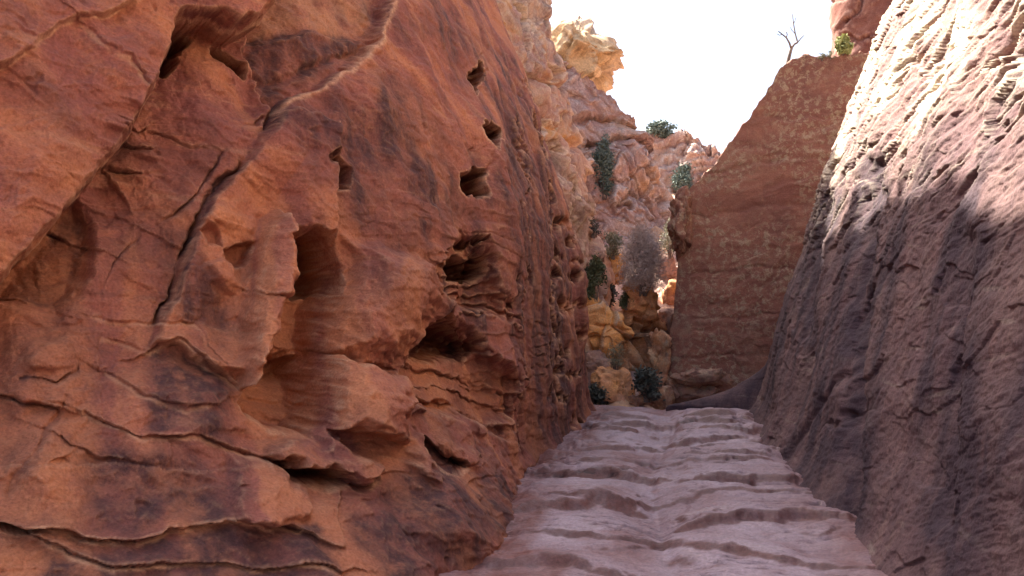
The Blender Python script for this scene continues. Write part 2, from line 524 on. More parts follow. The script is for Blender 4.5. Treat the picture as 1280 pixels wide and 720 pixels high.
# =================================================================== LEFT CLIFF
def left_cliff():
    foot = [(-12, -6), (-9.0, -1.6), (-6.8, 1.3), (-5.2, 3.1), (-3.8, 4.6), (-2.75, 5.8), (-2.05, 7.0), (-1.65, 8.4), (-1.45, 10.0), (-1.38, 11.8),
            (-1.34, 13.3), (-1.40, 13.85), (-1.9, 14.15), (-3.2, 14.6), (-7, 15.2)]
    def ztop(s, X, Y, px):
        return 12.3 + 0.2 * ss(8.5, 11.5, Y) + 0.25 * np.sin(s * 0.9) + 0.2 * np.sin(s * 2.3) + 0.5 * fbm(np.stack((s * 1.6, 0 * s, 0 * s), -1), 5, 90, 0.6)
    def lean(zr, s, Y):
        near = 1 - ss(4.0, 8.0, Y)
        flare = 1.75 * ss(8.8, 5.0, Y) * ss(1.0, 4.5, Y) + 0.10
        foot_out = flare * np.exp(-(np.clip(zr, 0, 9) / 1.0) ** 1.25)
        return 0.335 * soft(zr - 2.45, 0.35) * (1 - near) + near * (0.04 * zr + 0.32 * soft(zr - 2.2, 0.4)) - foot_out
    G = cliff_grid(foot, ztop, lean, px_step=1.25, rows=(14, 540, 40, 12), back=7.0, base_density=9.0, lean_dir=to_west)
    V, NR, n, m = G['V'], G['N'], G['n'], G['m']
    P = V
    inv = ((G['dep'] > 0.8)).astype(float)
    wx = fbm(P * 2.2, 3, 1); wy = fbm(P * 2.2 + 40, 3, 2)
    w2x = fbm(P * 9.0, 3, 3); w2y = fbm(P * 9.0 + 20, 3, 4)
    x = np.where(inv > 0, G['px'] + 7 * wx + 3.0 * w2x, -9999)
    y = np.where(inv > 0, G['py'] + 7 * wy + 3.0 * w2y, -9999)
    D = np.zeros(len(V)); fresh = np.zeros(len(V)); varn = np.zeros(len(V)); ownh = np.zeros(len(V), int); edge = np.zeros(len(V))

    brk = np.clip(0.5 + 0.9 * fbm(P * 2.6 + 5, 3, 31), 0, 1); brk2 = np.clip(0.5 + 1.1 * fbm(P * 1.9 + 15, 3, 32), 0, 1)
    def region(poly, h, w=8, keep=False, m_=90):
        d = sdf(x, y, poly, m_)
        return h * ss(-w * 0.5, w * 0.5, d), d

    # --- the overhanging slab at upper left, standing proud of the recess beside it
    slab = [(-400, 560), (-120, 445), (0, 352), (30, 325), (62, 290), (95, 248), (128, 212), (140, 190), (155, 168), (166, 152), (180, 130), (190, 105),
            (200, 85), (205, 62), (212, 45), (235, 36), (262, 38), (276, 50), (300, 46), (320, 30), (332, 10), (345, -30), (345, -400), (-400, -400)]
    dS = sdf(x, y, slab, 140)
    D += 0.30 * ss(-4, 9, dS) + 0.08 * ss(0, 70, dS)
    D -= 0.16 * np.exp(-np.clip(-dS, 0, None) / 45) * (dS < 0)
    slab_d = dS
    # a second sheet of rock above the pale crack of the slab
    top_sheet = [(-400, 330), (0, 105), (50, 67), (85, 55), (120, 42), (165, 20), (235, -14), (400, -90), (400, -400), (-400, -400)]
    d = sdf(x, y, top_sheet, 60)
    D += 0.07 * ss(-3, 3, d)
    edge += 0.6 * np.exp(-((d + 2.0) / 2.6) ** 2)
    varn += 0.25 * ss(0, 30, d)
    # dark pockets under the slab's upper rim
    for poly, dep in (([(207, 62), (214, 46), (236, 39), (248, 44), (236, 58), (226, 70), (214, 84), (206, 80)], 0.42),
                      ([(276, 54), (290, 52), (300, 62), (314, 72), (312, 84), (300, 80), (288, 72), (278, 64)], 0.40)):
        h, d = region(poly, dep, 7); D -= h
    # --- reddish deep triangle at the left with bedding cracks
    tri = [(-300, 500), (0, 352), (62, 292), (98, 250), (118, 272), (118, 300), (108, 335), (92, 368), (70, 392), (0, 374), (-300, 480)]
    d = sdf(x, y, tri, 60)
    D -= 0.14 * ss(-10, 14, d); fresh += 0.35 * ss(-6, 10, d); varn += 0.35 * ss(-4, 12, d)
    # --- ledge of purple rock lying back behind the crest of the main panel
    crest = [(345, 136), (372, 122), (400, 108), (440, 80), (476, 58), (484, 34), (498, -10), (512, -90), (512, -400), (330, -400), (330, -60), (334, 12),
             (322, 34), (318, 60), (330, 100), (334, 122)]
    dC = sdf(x, y, crest, 110)
    D -= 0.13 * ss(-2, 5, dC)
    varn += 0.55 * ss(0, 25, dC)
    edge += 0.8 * np.exp(-((dC + 3) / 3.0) ** 2) * (x > 345) * (y > -20)
    upper = [(330, 38), (380, 33), (440, 38), (474, 52), (486, 20), (505, -90), (505, -400), (325, -400), (325, 0)]
    d = sdf(x, y, upper, 60)
    D -= 0.08 * ss(-3, 6, d); varn -= 0.5 * ss(0, 14, d); edge += 0.3 * ss(0, 14, d)
    pl, sd_ = pline(x, y, [(320, 88), (350, 90), (390, 84), (430, 66), (470, 60)])
    D -= 0.04 * np.exp(-(pl / 5) ** 2)
    # knobs below the crest and the slanting dark seam running down from it
    def groove(pts, w, dep, v=0.0, step=0.0, fade=40, e=0.0):
        nonlocal D, varn, edge
        pl, sd_ = pline(x, y, pts)
        ww = w * (0.18 + 0.42 * brk)
        pm = np.mean(np.array(pts), 0)
        if pm[1] > 400 and pm[0] < 340:
            dep = dep * 0.5
        g = np.exp(-(pl / ww) ** 1.3) * ss(0.15, 0.75, brk2) * 1.1
        D -= dep * g * 0.62
        if step:
            D += 0.75 * step * np.where(sd_ < 0, 1, 0) * np.exp(-pl / fade) * ss(0, 2.5, pl)
        varn += 0.6 * v * np.exp(-(pl / (w * 0.7)) ** 2) * brk2
        if e:
            edge += e * np.exp(-((pl - w * 1.2) / (w * 0.9)) ** 2) * (sd_ > 0)
    groove([(347, 136), (338, 150), (322, 166), (304, 198), (288, 222), (268, 244), (246, 270), (236, 300), (222, 340), (206, 376), (195, 402), (186, 432)], 7, 0.15, 0.8)
    groove([(335, 140), (302, 160), (288, 176), (262, 226), (238, 248), (214, 266), (186, 285), (160, 312), (138, 334), (126, 362), (114, 392)], 4, 0.06, 0.3)
    groove([(100, 248), (118, 258), (140, 266), (160, 272), (182, 284)], 3.5, 0.08, 0.5, 0.03)
    groove([(64, 290), (90, 296), (114, 306)], 3, 0.07, 0.5, 0.03)
    groove([(98, 252), (106, 270), (106, 290)], 2.5, 0.04, 0.4)
    groove([(18, 340), (50, 338), (92, 340)], 2.5, 0.04, 0.4)
    groove([(-60, 350), (0, 364), (30, 380), (62, 388)], 3, 0.06, 0.4, 0.03)
    groove([(115, 155), (150, 172), (170, 165), (185, 168), (215, 172)], 2.5, 0.03, 0.2)
    groove([(85, 64), (112, 84), (144, 98), (160, 116), (166, 130)], 2.5, 0.015, 0, 0.03, e=0.6)
    groove([(185, 165), (210, 172), (245, 182)], 2.5, 0.03, 0.2, 0.02)
    # the main panel stands proud of the seam; swollen masses low on the left
    d = sdf(x, y, [(347, 136), (304, 198), (268, 244), (246, 270), (222, 340), (195, 402), (186, 432), (300, 470), (420, 300), (420, 150)], 100)
    D += 0.10 * ss(-2, 8, d) * ss(90, 10, d)
    for cx, cy, rx, ry, h_ in ((210, 520, 130, 110, 0.14), (330, 620, 60, 34, 0.06), (60, 580, 60, 60, 0.08), (470, 380, 70, 80, 0.08), (60, 445, 46, 36, 0.09), (24, 460, 30, 60, 0.06), (270, 270, 36, 22, 0.06),
                              (560, 640, 90, 60, 0.08), (640, 470, 26, 60, 0.08), (300, 120, 60, 50, -0.08), (150, 240, 50, 60, -0.10)):
        rr = np.hypot((x - cx) / rx, (y - cy) / ry)
        D += h_ * ss(1.0, 0.2, rr)
    # thin ribs crossing the recess under the slab
    for pts in ([(158, 156), (172, 166), (182, 160)], [(146, 176), (170, 186), (184, 184)], [(130, 204), (150, 214), (176, 212)], [(136, 214), (146, 232), (156, 246)]):
        groove(pts, 3.5, 0.07, 0.3, 0.05, 14)
    # --- lower left: jointed blocks
    groove([(-60, 400), (14, 412), (50, 410), (76, 418), (104, 414), (101, 444), (96, 470), (64, 482), (20, 470)], 4, 0.11, 0.4)
    groove([(-60, 480), (0, 494), (34, 504), (62, 511)], 4, 0.13, 0.5, 0.06)
    groove([(8, 612), (30, 574), (52, 540), (62, 512)], 9, 0.05, 0.1)
    groove([(112, 392), (150, 402), (190, 404), (240, 408), (255, 426)], 2.5, 0.02, 0.0, 0.025, e=0.5)
    groove([(128, 422), (150, 426), (172, 436), (186, 438)], 2.5, 0.03, 0.1, 0.02, e=0.5)
    groove([(186, 438), (205, 430), (225, 432), (250, 448), (275, 464), (296, 482)], 3, 0.03, 0.0, 0.05, 30, e=0.6)
    groove([(136, 468), (165, 482), (190, 498), (225, 506), (252, 502)], 2.5, 0.02, 0.1, 0.03, e=0.5)
    groove([(98, 516), (130, 526), (165, 540), (200, 545), (236, 540), (262, 548), (300, 564), (334, 578)], 3, 0.06, 0.2, 0.05, 30, e=0.6)
    groove([(70, 548), (95, 562), (122, 576), (140, 576)], 3.5, 0.05, 0.2, 0.04)
    groove([(-80, 640), (0, 652), (28, 658), (60, 654), (92, 662), (118, 670), (150, 672), (200, 668), (232, 656), (262, 648), (305, 646), (345, 655), (368, 664)], 3.5, 0.09, 0.15, 0.09, 45, e=0.9)
    groove([(36, 664), (62, 676), (90, 690), (130, 702), (170, 705), (230, 705), (270, 702), (340, 706), (420, 712)], 3, 0.05, 0.1, 0.05, 30, e=0.8)
    h, d = region([(-80, 638), (0, 648), (30, 656), (54, 655), (40, 664), (20, 664), (0, 658), (-80, 655)], 0.16, 8); D -= h
    # vertical faces: soft panel steps
    groove([(72, 500), (52, 540), (36, 575), (8, 620)], 10, 0.05, 0.15)
    # --- small dents left of the tall niche
    for poly, dep in (([(246, 290), (256, 284), (274, 290), (272, 304), (254, 306)], 0.08), ([(276, 308), (300, 302), (318, 304), (306, 326), (290, 330), (280, 320)], 0.14),
                      ([(413, 206), (421, 199), (436, 216), (434, 238), (424, 236), (417, 222)], 0.22), ([(400, 196), (412, 192), (416, 206), (406, 206)], 0.10)):
        h, d = region(poly, dep, 7); D -= h
    # rounded lump
    d = sdf(x, y, [(254, 330), (272, 312), (294, 330), (304, 356), (300, 372), (276, 360), (262, 350)], 40); D += 0.07 * ss(-8, 14, d)
    # --- the tall recess with the niche at its head
    rec = [(340, 300), (360, 284), (392, 290), (410, 296), (428, 338), (429, 366), (424, 396), (414, 424), (420, 442), (410, 470), (403, 530), (392, 552), (348, 540), (318, 524),
           (299, 503), (308, 478), (318, 450), (326, 424), (340, 400), (352, 372), (356, 330)]
    d = sdf(x, y, rec, 70)
    D -= 0.36 * ss(-3, 12, d); fresh += 0.75 * ss(-4, 12, d); varn -= 0.3 * ss(0, 10, d)
    ownh[d > 0] = 1
    niche = [(361, 302), (372, 298), (386, 292), (396, 291), (406, 298), (413, 312), (421, 326), (427, 342), (428, 362), (420, 368), (402, 368), (380, 362), (360, 352)]
    d = sdf(x, y, niche, 50)
    D -= 1.15 * ss(-3, 12, d) * (0.72 + 0.28 * ss(366, 300, y)); ownh[d > 0] = 2; fresh += 0.4 * ss(0, 8, d)
    for pts in ([(360, 340), (390, 346), (424, 342)], [(360, 350), (384, 362), (424, 366)]):
        groove(pts, 2.6, 0.03, 0.2, 0.03, 10)
    lo = [(326, 428), (350, 436), (376, 440), (412, 444), (409, 474), (403, 526), (352, 520), (302, 502), (311, 470)]
    d = sdf(x, y, lo, 50)
    D -= 0.28 * ss(-3, 12, d) * ss(540, 440, y); fresh += 0.5 * ss(-2, 8, d)
    groove([(322, 422), (345, 428), (372, 436), (416, 442)], 4, 0.04, 0.6, 0.03, 12)
    groove([(316, 516), (345, 522), (380, 530), (402, 532)], 2.6, 0.04, 0.3)
    groove([(300, 495), (340, 500), (400, 508)], 2.2, 0.02, 0.2)
    groove([(357, 352), (358, 380), (350, 414)], 2.2, 0.05, 0.5)
    # pillar left of it
    pil = [(318, 300), (338, 268), (352, 262), (362, 290), (357, 330), (356, 350), (350, 372), (339, 412), (326, 436), (312, 482), (298, 486), (295, 450), (300, 416), (300, 380), (304, 352), (314, 330)]
    d = sdf(x, y, pil, 50); D += 0.16 * ss(-4, 9, d) + 0.10 * ss(0, 18, d); fresh += 0.3 * ss(-4, 10, d)
    groove([(298, 364), (314, 374), (338, 378)], 2.6, 0.06, 0.2, 0.03, 16)
    groove([(352, 268), (356, 300), (348, 340), (350, 368)], 3, 0.04, 0.1)
    # bulging panel between the recess and the next hollows, then the block under it
    bul = [(428, 300), (440, 330), (434, 366), (426, 396), (417, 420), (424, 440), (452, 452), (500, 462), (508, 440), (528, 420), (545, 390), (550, 360), (540, 330), (500, 310)]
    d = sdf(x, y, bul, 60); D += 0.08 * ss(-4, 8, d) + 0.14 * ss(0, 34, d)
    blk = [(417, 446), (428, 442), (438, 448), (450, 446), (470, 458), (504, 466), (508, 496), (503, 536), (498, 556), (470, 546), (424, 532), (404, 534), (406, 480), (412, 462)]
    d = sdf(x, y, blk, 50); D += 0.20 * ss(-3, 9, d) + 0.10 * ss(0, 26, d); fresh += 0.25 * ss(-4, 8, d)
    groove([(418, 442), (440, 446), (455, 450), (505, 463)], 3.2, 0.09, 0.4)
    groove([(428, 546), (455, 552), (490, 556)], 3, 0.06, 0.4, 0.03, 10)
    groove([(430, 562), (455, 568), (478, 572)], 3, 0.06, 0.4, 0.03, 10)
    groove([(476, 470), (480, 510), (474, 545)], 5, 0.03, 0.2)
    # overhanging ledge with the long dark gap below
    led = [(332, 572), (338, 556), (356, 548), (398, 552), (404, 536), (424, 540), (430, 556), (474, 574), (474, 590), (456, 602), (440, 602), (426, 588), (404, 584), (376, 592), (356, 578), (346, 582)]
    d = sdf(x, y, led, 50); D += 0.14 * ss(-4, 10, d)
    gap = [(334, 576), (354, 580), (366, 592), (402, 587), (424, 590), (442, 604), (420, 607), (392, 613), (372, 606), (360, 596), (344, 584)]
    d = sdf(x, y, gap, 50); D -= 0.36 * ss(-3, 9, d); ownh[d > 0] = 3
    d = sdf(x, y, [(440, 606), (458, 603), (476, 588), (478, 600), (462, 606), (450, 608)], 40); D -= 0.14 * ss(-3, 6, d)
    d = sdf(x, y, [(282, 566), (330, 578), (352, 580), (364, 594), (366, 606), (388, 616), (394, 632), (384, 648), (344, 652), (282, 646)], 50); D += 0.09 * ss(-5, 10, d)
    # --- hollow with layered lips in the middle right
    hol = [(548, 340), (553, 312), (566, 304), (572, 292), (586, 284), (602, 290), (616, 312), (624, 336), (634, 372), (640, 400), (620, 396), (596, 386), (574, 374), (560, 372), (552, 356)]
    d = sdf(x, y, hol, 50)
    D -= 0.26 * ss(-4, 12, d); ownh[d > 0] = 4; fresh += 0.25 * ss(0, 10, d)
    for poly, dep in (([(576, 324), (590, 317), (612, 320), (615, 342), (600, 346), (582, 344)], 0.75), ([(580, 302), (592, 294), (606, 292), (600, 302), (586, 308)], 0.22),
                      ([(549, 336), (558, 332), (562, 352), (572, 372), (558, 368), (550, 352)], 0.20)):
        h, d = region(poly, dep, 8); D -= h
    for pts in ([(562, 352), (590, 356), (612, 352)], [(562, 366), (592, 364), (630, 372)], [(574, 380), (608, 376), (640, 392)], [(588, 394), (620, 392), (646, 408)], [(556, 318), (566, 322), (574, 330)], [(552, 330), (562, 338), (570, 340)]):
        groove(pts, 3.0, 0.05, 0.25, 0.08, 9)
    # --- big hollow under it with a dark roof
    big = [(524, 436), (538, 420), (548, 400), (562, 386), (578, 394), (596, 406), (612, 428), (620, 446), (640, 470), (638, 520), (604, 532), (560, 520), (504, 502), (508, 474), (518, 452)]
    d = sdf(x, y, big, 60)
    D -= 0.22 * ss(-4, 12, d); fresh += 0.6 * ss(0, 12, d) * ss(430, 470, y); ownh[d > 0] = 5
    roof = [(526, 436), (540, 420), (549, 402), (562, 388), (578, 398), (596, 412), (610, 432), (614, 446), (596, 456), (566, 454), (546, 446)]
    d = sdf(x, y, roof, 50); D -= 0.62 * ss(-2, 12, d) * ss(470, 420, y)
    for pts in ([(524, 448), (560, 462), (600, 476), (632, 492)], [(510, 470), (545, 482), (585, 492), (632, 512)], [(506, 488), (540, 500), (580, 510)], [(600, 446), (625, 452), (650, 456)], [(606, 466), (630, 470), (652, 476)], [(608, 486), (634, 492), (652, 498)]):
        groove(pts, 2.6, 0.045, 0.35, 0.05, 9)
    # lumpy shelf below
    for poly, dep in (([(524, 562), (540, 548), (556, 556), (566, 566), (590, 574), (586, 590), (560, 592), (546, 580), (530, 574)], 0.20), ([(590, 520), (612, 524), (632, 534), (626, 544), (604, 534)], 0.10)):
        h, d = region(poly, dep, 8); D -= h; varn += 2.0 * h
    for poly, h_ in (([(506, 566), (530, 558), (546, 570), (544, 580), (520, 580)], 0.08), ([(508, 582), (530, 580), (544, 590), (536, 600), (514, 596)], 0.08), ([(556, 548), (580, 552), (604, 566), (600, 580), (570, 564)], 0.08)):
        h, d = region(poly, h_, 10); D += h
    # --- column of small holes high on the panel
    for poly, dep in (([(598, 84), (603, 74), (609, 78), (608, 90), (604, 106), (600, 112)], 0.26), ([(603, 163), (612, 155), (622, 166), (616, 178), (605, 173)], 0.26),
                      ([(583, 222), (594, 211), (610, 216), (612, 244), (596, 246), (584, 238)], 0.34)):
        h, d = region(poly, dep * 1.7, 5); D -= h; ownh[d > 0] = 6 + int(poly[0][1] > 120) + int(poly[0][1] > 200)
    groove([(604, 74), (610, 66)], 2.5, 0.05); groove([(601, 112), (604, 130), (608, 156)], 3, 0.05, 0.1)
    groove([(620, 172), (632, 182)], 3, 0.06, 0.1); groove([(594, 180), (590, 200), (584, 222)], 4, 0.05, 0.1); groove([(612, 180), (614, 200), (610, 216)], 3, 0.03)
    # --- fluting, stacked ledges and pits of the far end
    def vert(pts, w, dep, v):
        groove(pts, w, dep, v)
    vert([(640, 120), (660, 230), (664, 330), (660, 420), (652, 520), (648, 620)], 4, 0.10, 0.15)
    vert([(655, 100), (686, 220), (692, 330), (694, 440), (692, 570)], 6, 0.20, 0.4)
    vert([(650, 250), (650, 330), (644, 400)], 4, 0.08, 0.15)
    for yy in (396, 410, 424, 438, 452, 466):
        groove([(644, yy), (656, yy + 5), (680, yy + 8)], 2.5, 0.04, 0.2, 0.015, 6)
    for cx, cy, r, dep in ((697, 322, 5, .2), (704, 276, 5, .2), (712, 300, 4, .15), (708, 382, 6, .3), (722, 418, 5, .25), (704, 442, 5, .2), (716, 350, 4, .15), (700, 460, 4, .2),
                           (722, 330, 4, .15), (712, 470, 4, .15), (724, 380, 4, .15), (702, 500, 4, .15), (718, 530, 4, .12), (640, 380, 4, .2), (700, 345, 4, .15)):
        dd = np.hypot((x - cx), (y - cy) * 0.7)
        D -= dep * np.exp(-(dd / r) ** 2.5)
    DF = D; D = np.zeros(len(V))
    vh = CAM - V; vh[:, 2] *= 0.3; vh /= np.linalg.norm(vh, axis=1)[:, None]
    DR = NR + (0.55 + 1.1 * ss(430, 600, G['px']))[:, None] * vh * (inv * ss(1.0, 2.0, G['dep']))[:, None]; DR /= np.linalg.norm(DR, axis=1)[:, None]
    DF = DF * (1.0 - G['top'] * 0.5) * 1.45
    P = V + DR * DF[:, None]
    # --- natural relief
    far = ss(5, 10, V[:, 1])
    u, z = G['U'] + 0.8 * DF, P[:, 2]
    # bedding lines running down to the right on the upper panel
    lin = np.stack((u * 1.2 - z * 0.9, (u * 0.9 + z * 1.1) * 5.0, np.zeros_like(u)), -1)
    D += (0.018 + 0.008 * far) * fbm(lin, 4, 11) * (1 - np.clip(fresh, 0, 1) * 0.6) * (1 - 0.6 * far)
    hz = np.stack((u * 0.7, z * 5.5 + 0.6 * fbm(P * 0.9, 2, 15), np.zeros_like(u)), -1)
    low = ss(0.2, 1.2, 2.2 - G['zr'])
    D += 0.020 * fbm(hz, 4, 12) * (0.35 + 0.65 * low) * (1 - 0.7 * far)
    D += 0.075 * fbm(P * 0.8, 3, 13) + 0.020 * fbm(P * 3.0, 4, 14) * (1 - 0.4 * far) + 0.008 * fbm(P * 13.0, 4, 16)
    D += 0.016 * terrace(2.6 * fbm(np.stack((u * 0.8 - z * 0.4, z * 1.5 + u * 0.5, np.full_like(u, 6.0)), -1), 5, 44)) * (1 - 0.6 * far)
    # layers: each bed stands a little prouder or shallower than the next, with a notch between them
    fc = np.clip(fresh, 0, 1)
    lay = np.zeros(len(V))
    for e, (cx, cy, rx, ry) in enumerate(((590, 380, 75, 130), (570, 520, 120, 90), (470, 580, 90, 60), (150, 230, 60, 80))):
        lay = np.maximum(lay, ss(1.15, 0.5, np.hypot((x - cx) / rx, (y - cy) / ry)))
    lay = np.clip(np.maximum(lay * 0.9, 0.8 * fc) + 0.22, 0, 1)
    zl = z * 7.5 + 0.9 * u * 0.35 + 0.9 * fbm(P * 0.8 + 2, 3, 47)
    cell = np.floor(zl); fr_ = zl - cell
    lv = pnoise(np.stack((u * 1.4 + cell * 3.7, cell * 1.37, np.full_like(u, 0.5)), -1), 48)
    D += lay * (0.055 * lv * ss(0.0, 0.12, fr_) * ss(1.0, 0.88, fr_) - 0.016 * (np.exp(-(fr_ / 0.10) ** 2) + np.exp(-((1 - fr_) / 0.10) ** 2)) * ss(-0.3, 0.3, pnoise(P * 1.7, 49)))
    # rounded upright buttresses and scattered pits
    D += 0.12 * fbm(np.stack((u * 1.35, z * 0.40, np.full_like(u, 2.0)), -1), 3, 50) * (1 - 0.3 * far)
    pit = pnoise(P * 7.0, 57) + 0.5 * pnoise(P * 15, 58)
    D -= 0.03 * ss(0.62, 0.95, pit) * ss(-0.1, 0.4, pnoise(P * 1.1 + 4, 59))
    D += 0.012 * ridged(P * 5.0, 3, 60) * (1 - 0.5 * far)
    D *= 1.0 - G['top'] * 0.5
    D += 0.08 * np.exp(-np.clip(G['zr'], 0, 9) / 0.15)
    # --- stains: desert varnish in streaks and sheets
    for poly, a, w in (([(190, 440), (240, 430), (292, 470), (300, 520), (286, 560), (240, 540), (180, 520)], 0.7, 30), ([(140, 560), (200, 550), (300, 575), (290, 645), (110, 668), (90, 600)], 0.5, 40),
                       ([(60, 690), (120, 678), (220, 668), (300, 652), (380, 668), (420, 700), (460, 800), (0, 800)], 0.75, 26), ([(475, 90), (520, 150), (570, 240), (560, 290), (520, 270), (470, 190), (450, 130)], 0.55, 50),
                       ([(500, 600), (560, 585), (640, 600), (640, 660), (560, 700), (480, 720), (440, 680)], 0.65, 40), ([(630, 60), (680, 180), (720, 300), (725, 560), (680, 600), (650, 500), (640, 300), (615, 120)], 0.45, 40),
                       ([(0, 110), (40, 120), (75, 170), (100, 205), (70, 210), (20, 180)], 0.45, 30), ([(205, 280), (240, 290), (300, 400), (280, 430), (210, 400)], 0.45, 30),
                       ([(440, 0), (600, 0), (640, 90), (560, 60), (500, 60)], 0.25, 40), ([(350, 140), (400, 130), (470, 180), (500, 300), (440, 290), (400, 220)], 0.35, 50)):
        d = sdf(x + 14 * wx, y + 14 * wy, poly, 90)
        varn += a * ss(-w * 0.45, w * 0.55, d)
    for poly, a in (([(245, 270), (330, 180), (360, 200), (340, 260), (300, 300)], 0.3), ([(480, 60), (560, 140), (600, 300), (560, 300), (500, 170)], 0.3), ([(20, 250), (90, 220), (60, 300), (0, 340), (-60, 360)], 0.4),
                    ([(420, 380), (540, 300), (560, 380), (520, 450), (430, 440)], 0.35), ([(0, 680), (70, 690), (110, 720), (0, 760)], 0.5), ([(60, 530), (110, 540), (140, 590), (70, 640), (0, 640)], 0.3)):
        fresh += a * ss(-30, 30, sdf(x, y, poly, 60))
    hi = ss(1.9, 2.9, G['zr'])
    stv = (1 - hi) * fbm(np.stack((u * 2.2, z * 0.30, np.zeros_like(u)), -1), 4, 41) + hi * fbm(np.stack(((u * 0.8 + z * 0.6) * 1.9, (u * 0.6 - z * 0.8) * 0.45, np.full_like(u, 3.0)), -1), 5, 43)
    varn = varn * 2.3 + (0.75 - 0.3 * hi) * ss(0.05, 0.45, stv) * (1 - 0.7 * np.clip(fresh, 0, 1)) + 0.42 * ss(0.05, 0.45, fbm(P * 0.8 + 3, 4, 42)) * (1 - np.clip(fresh, 0, 1))
    fresh = fresh + 0.7 * ss(0.0, 0.45, -stv)
    edge += edge_mask(D + DF, n, m, 24) * 0.8
    V2 = V + NR * D[:, None] + DR * DF[:, None] + np.stack((np.zeros(len(V)), np.zeros(len(V)), 0.02 * fbm(P * 4, 2, 23)), -1)
    varn = varn * (1 - 0.55 * ss(0, 20, slab_d))
    varn = varn * (0.75 + 0.7 * pnoise(P * np.array((5.0, 5.0, 1.2)), 46))
    masks = dict(fresh=np.clip(fresh, 0, 1), varnish=np.clip(varn, 0, 0.95), edge=np.clip(edge, 0, 1))
    Fq = grid_faces(n, m)
    root = tag(bpy.data.objects.new('sandstone_cliff', None), 'tall red sandstone cliff eaten into hollows and niches, filling the left side of the path', 'cliff')
    COL.objects.link(root)
    fh = ownh[Fq].min(1)
    slab_f = ((slab_d[Fq].min(1) > 0) & (G['top'][Fq].max(1) == 0) & (inv[Fq].min(1) > 0) & (x[Fq].min(1) > -90) & (y[Fq].min(1) > -60))
    fh = np.where(slab_f & (fh == 0), 9, fh)
    nf = (n - 1, m - 1)
    fg = fh.reshape(nf).copy()
    from collections import deque
    for k in set(np.unique(fg)) - {0}:                     # keep one connected patch of each, the rest is plain face
        todo = set(map(int, np.nonzero(fg.ravel() == k)[0])); best = []
        while todo:
            q = deque([todo.pop()]); comp = []
            while q:
                c = q.popleft(); comp.append(c)
                i_, j_ = divmod(c, nf[1])
                for c2, ok in ((c - 1, j_ > 0), (c + 1, j_ < nf[1] - 1), (c - nf[1], i_ > 0), (c + nf[1], i_ < nf[0] - 1)):
                    if ok and c2 in todo:
                        todo.discard(c2); q.append(c2)
            if len(comp) > len(best):
                best = comp
        fl_ = fg.ravel(); fl_[fl_ == k] = 0; fl_[best] = k; fg = fl_.reshape(nf)
    fh = fg.ravel()
    names = {0: ('rock_face', None), 1: ('hollow', 'tall orange recess below the niche'), 2: ('hollow', 'dark arched niche'), 3: ('hollow', 'long dark gap under a ledge'), 4: ('hollow', 'hollow with layered lips'),
             5: ('hollow', 'wide hollow with a dark roof and orange floor'), 6: ('hollow', 'narrow topmost small hole'), 7: ('hollow', 'small round hole'), 8: ('hollow', 'squarish dark hole'), 9: ('overhanging_slab', 'smooth slanting slab overhanging a recess')}
    for k, (nm, lb) in names.items():
        sel = fh == k
        if not sel.any():
            continue
        o = link(nm, mesh_from(nm, *[q for q in submesh(V2, Fq, sel, masks)]), M_LEFT, root)
        if lb:
            o['label'] = lb
left_cliff()

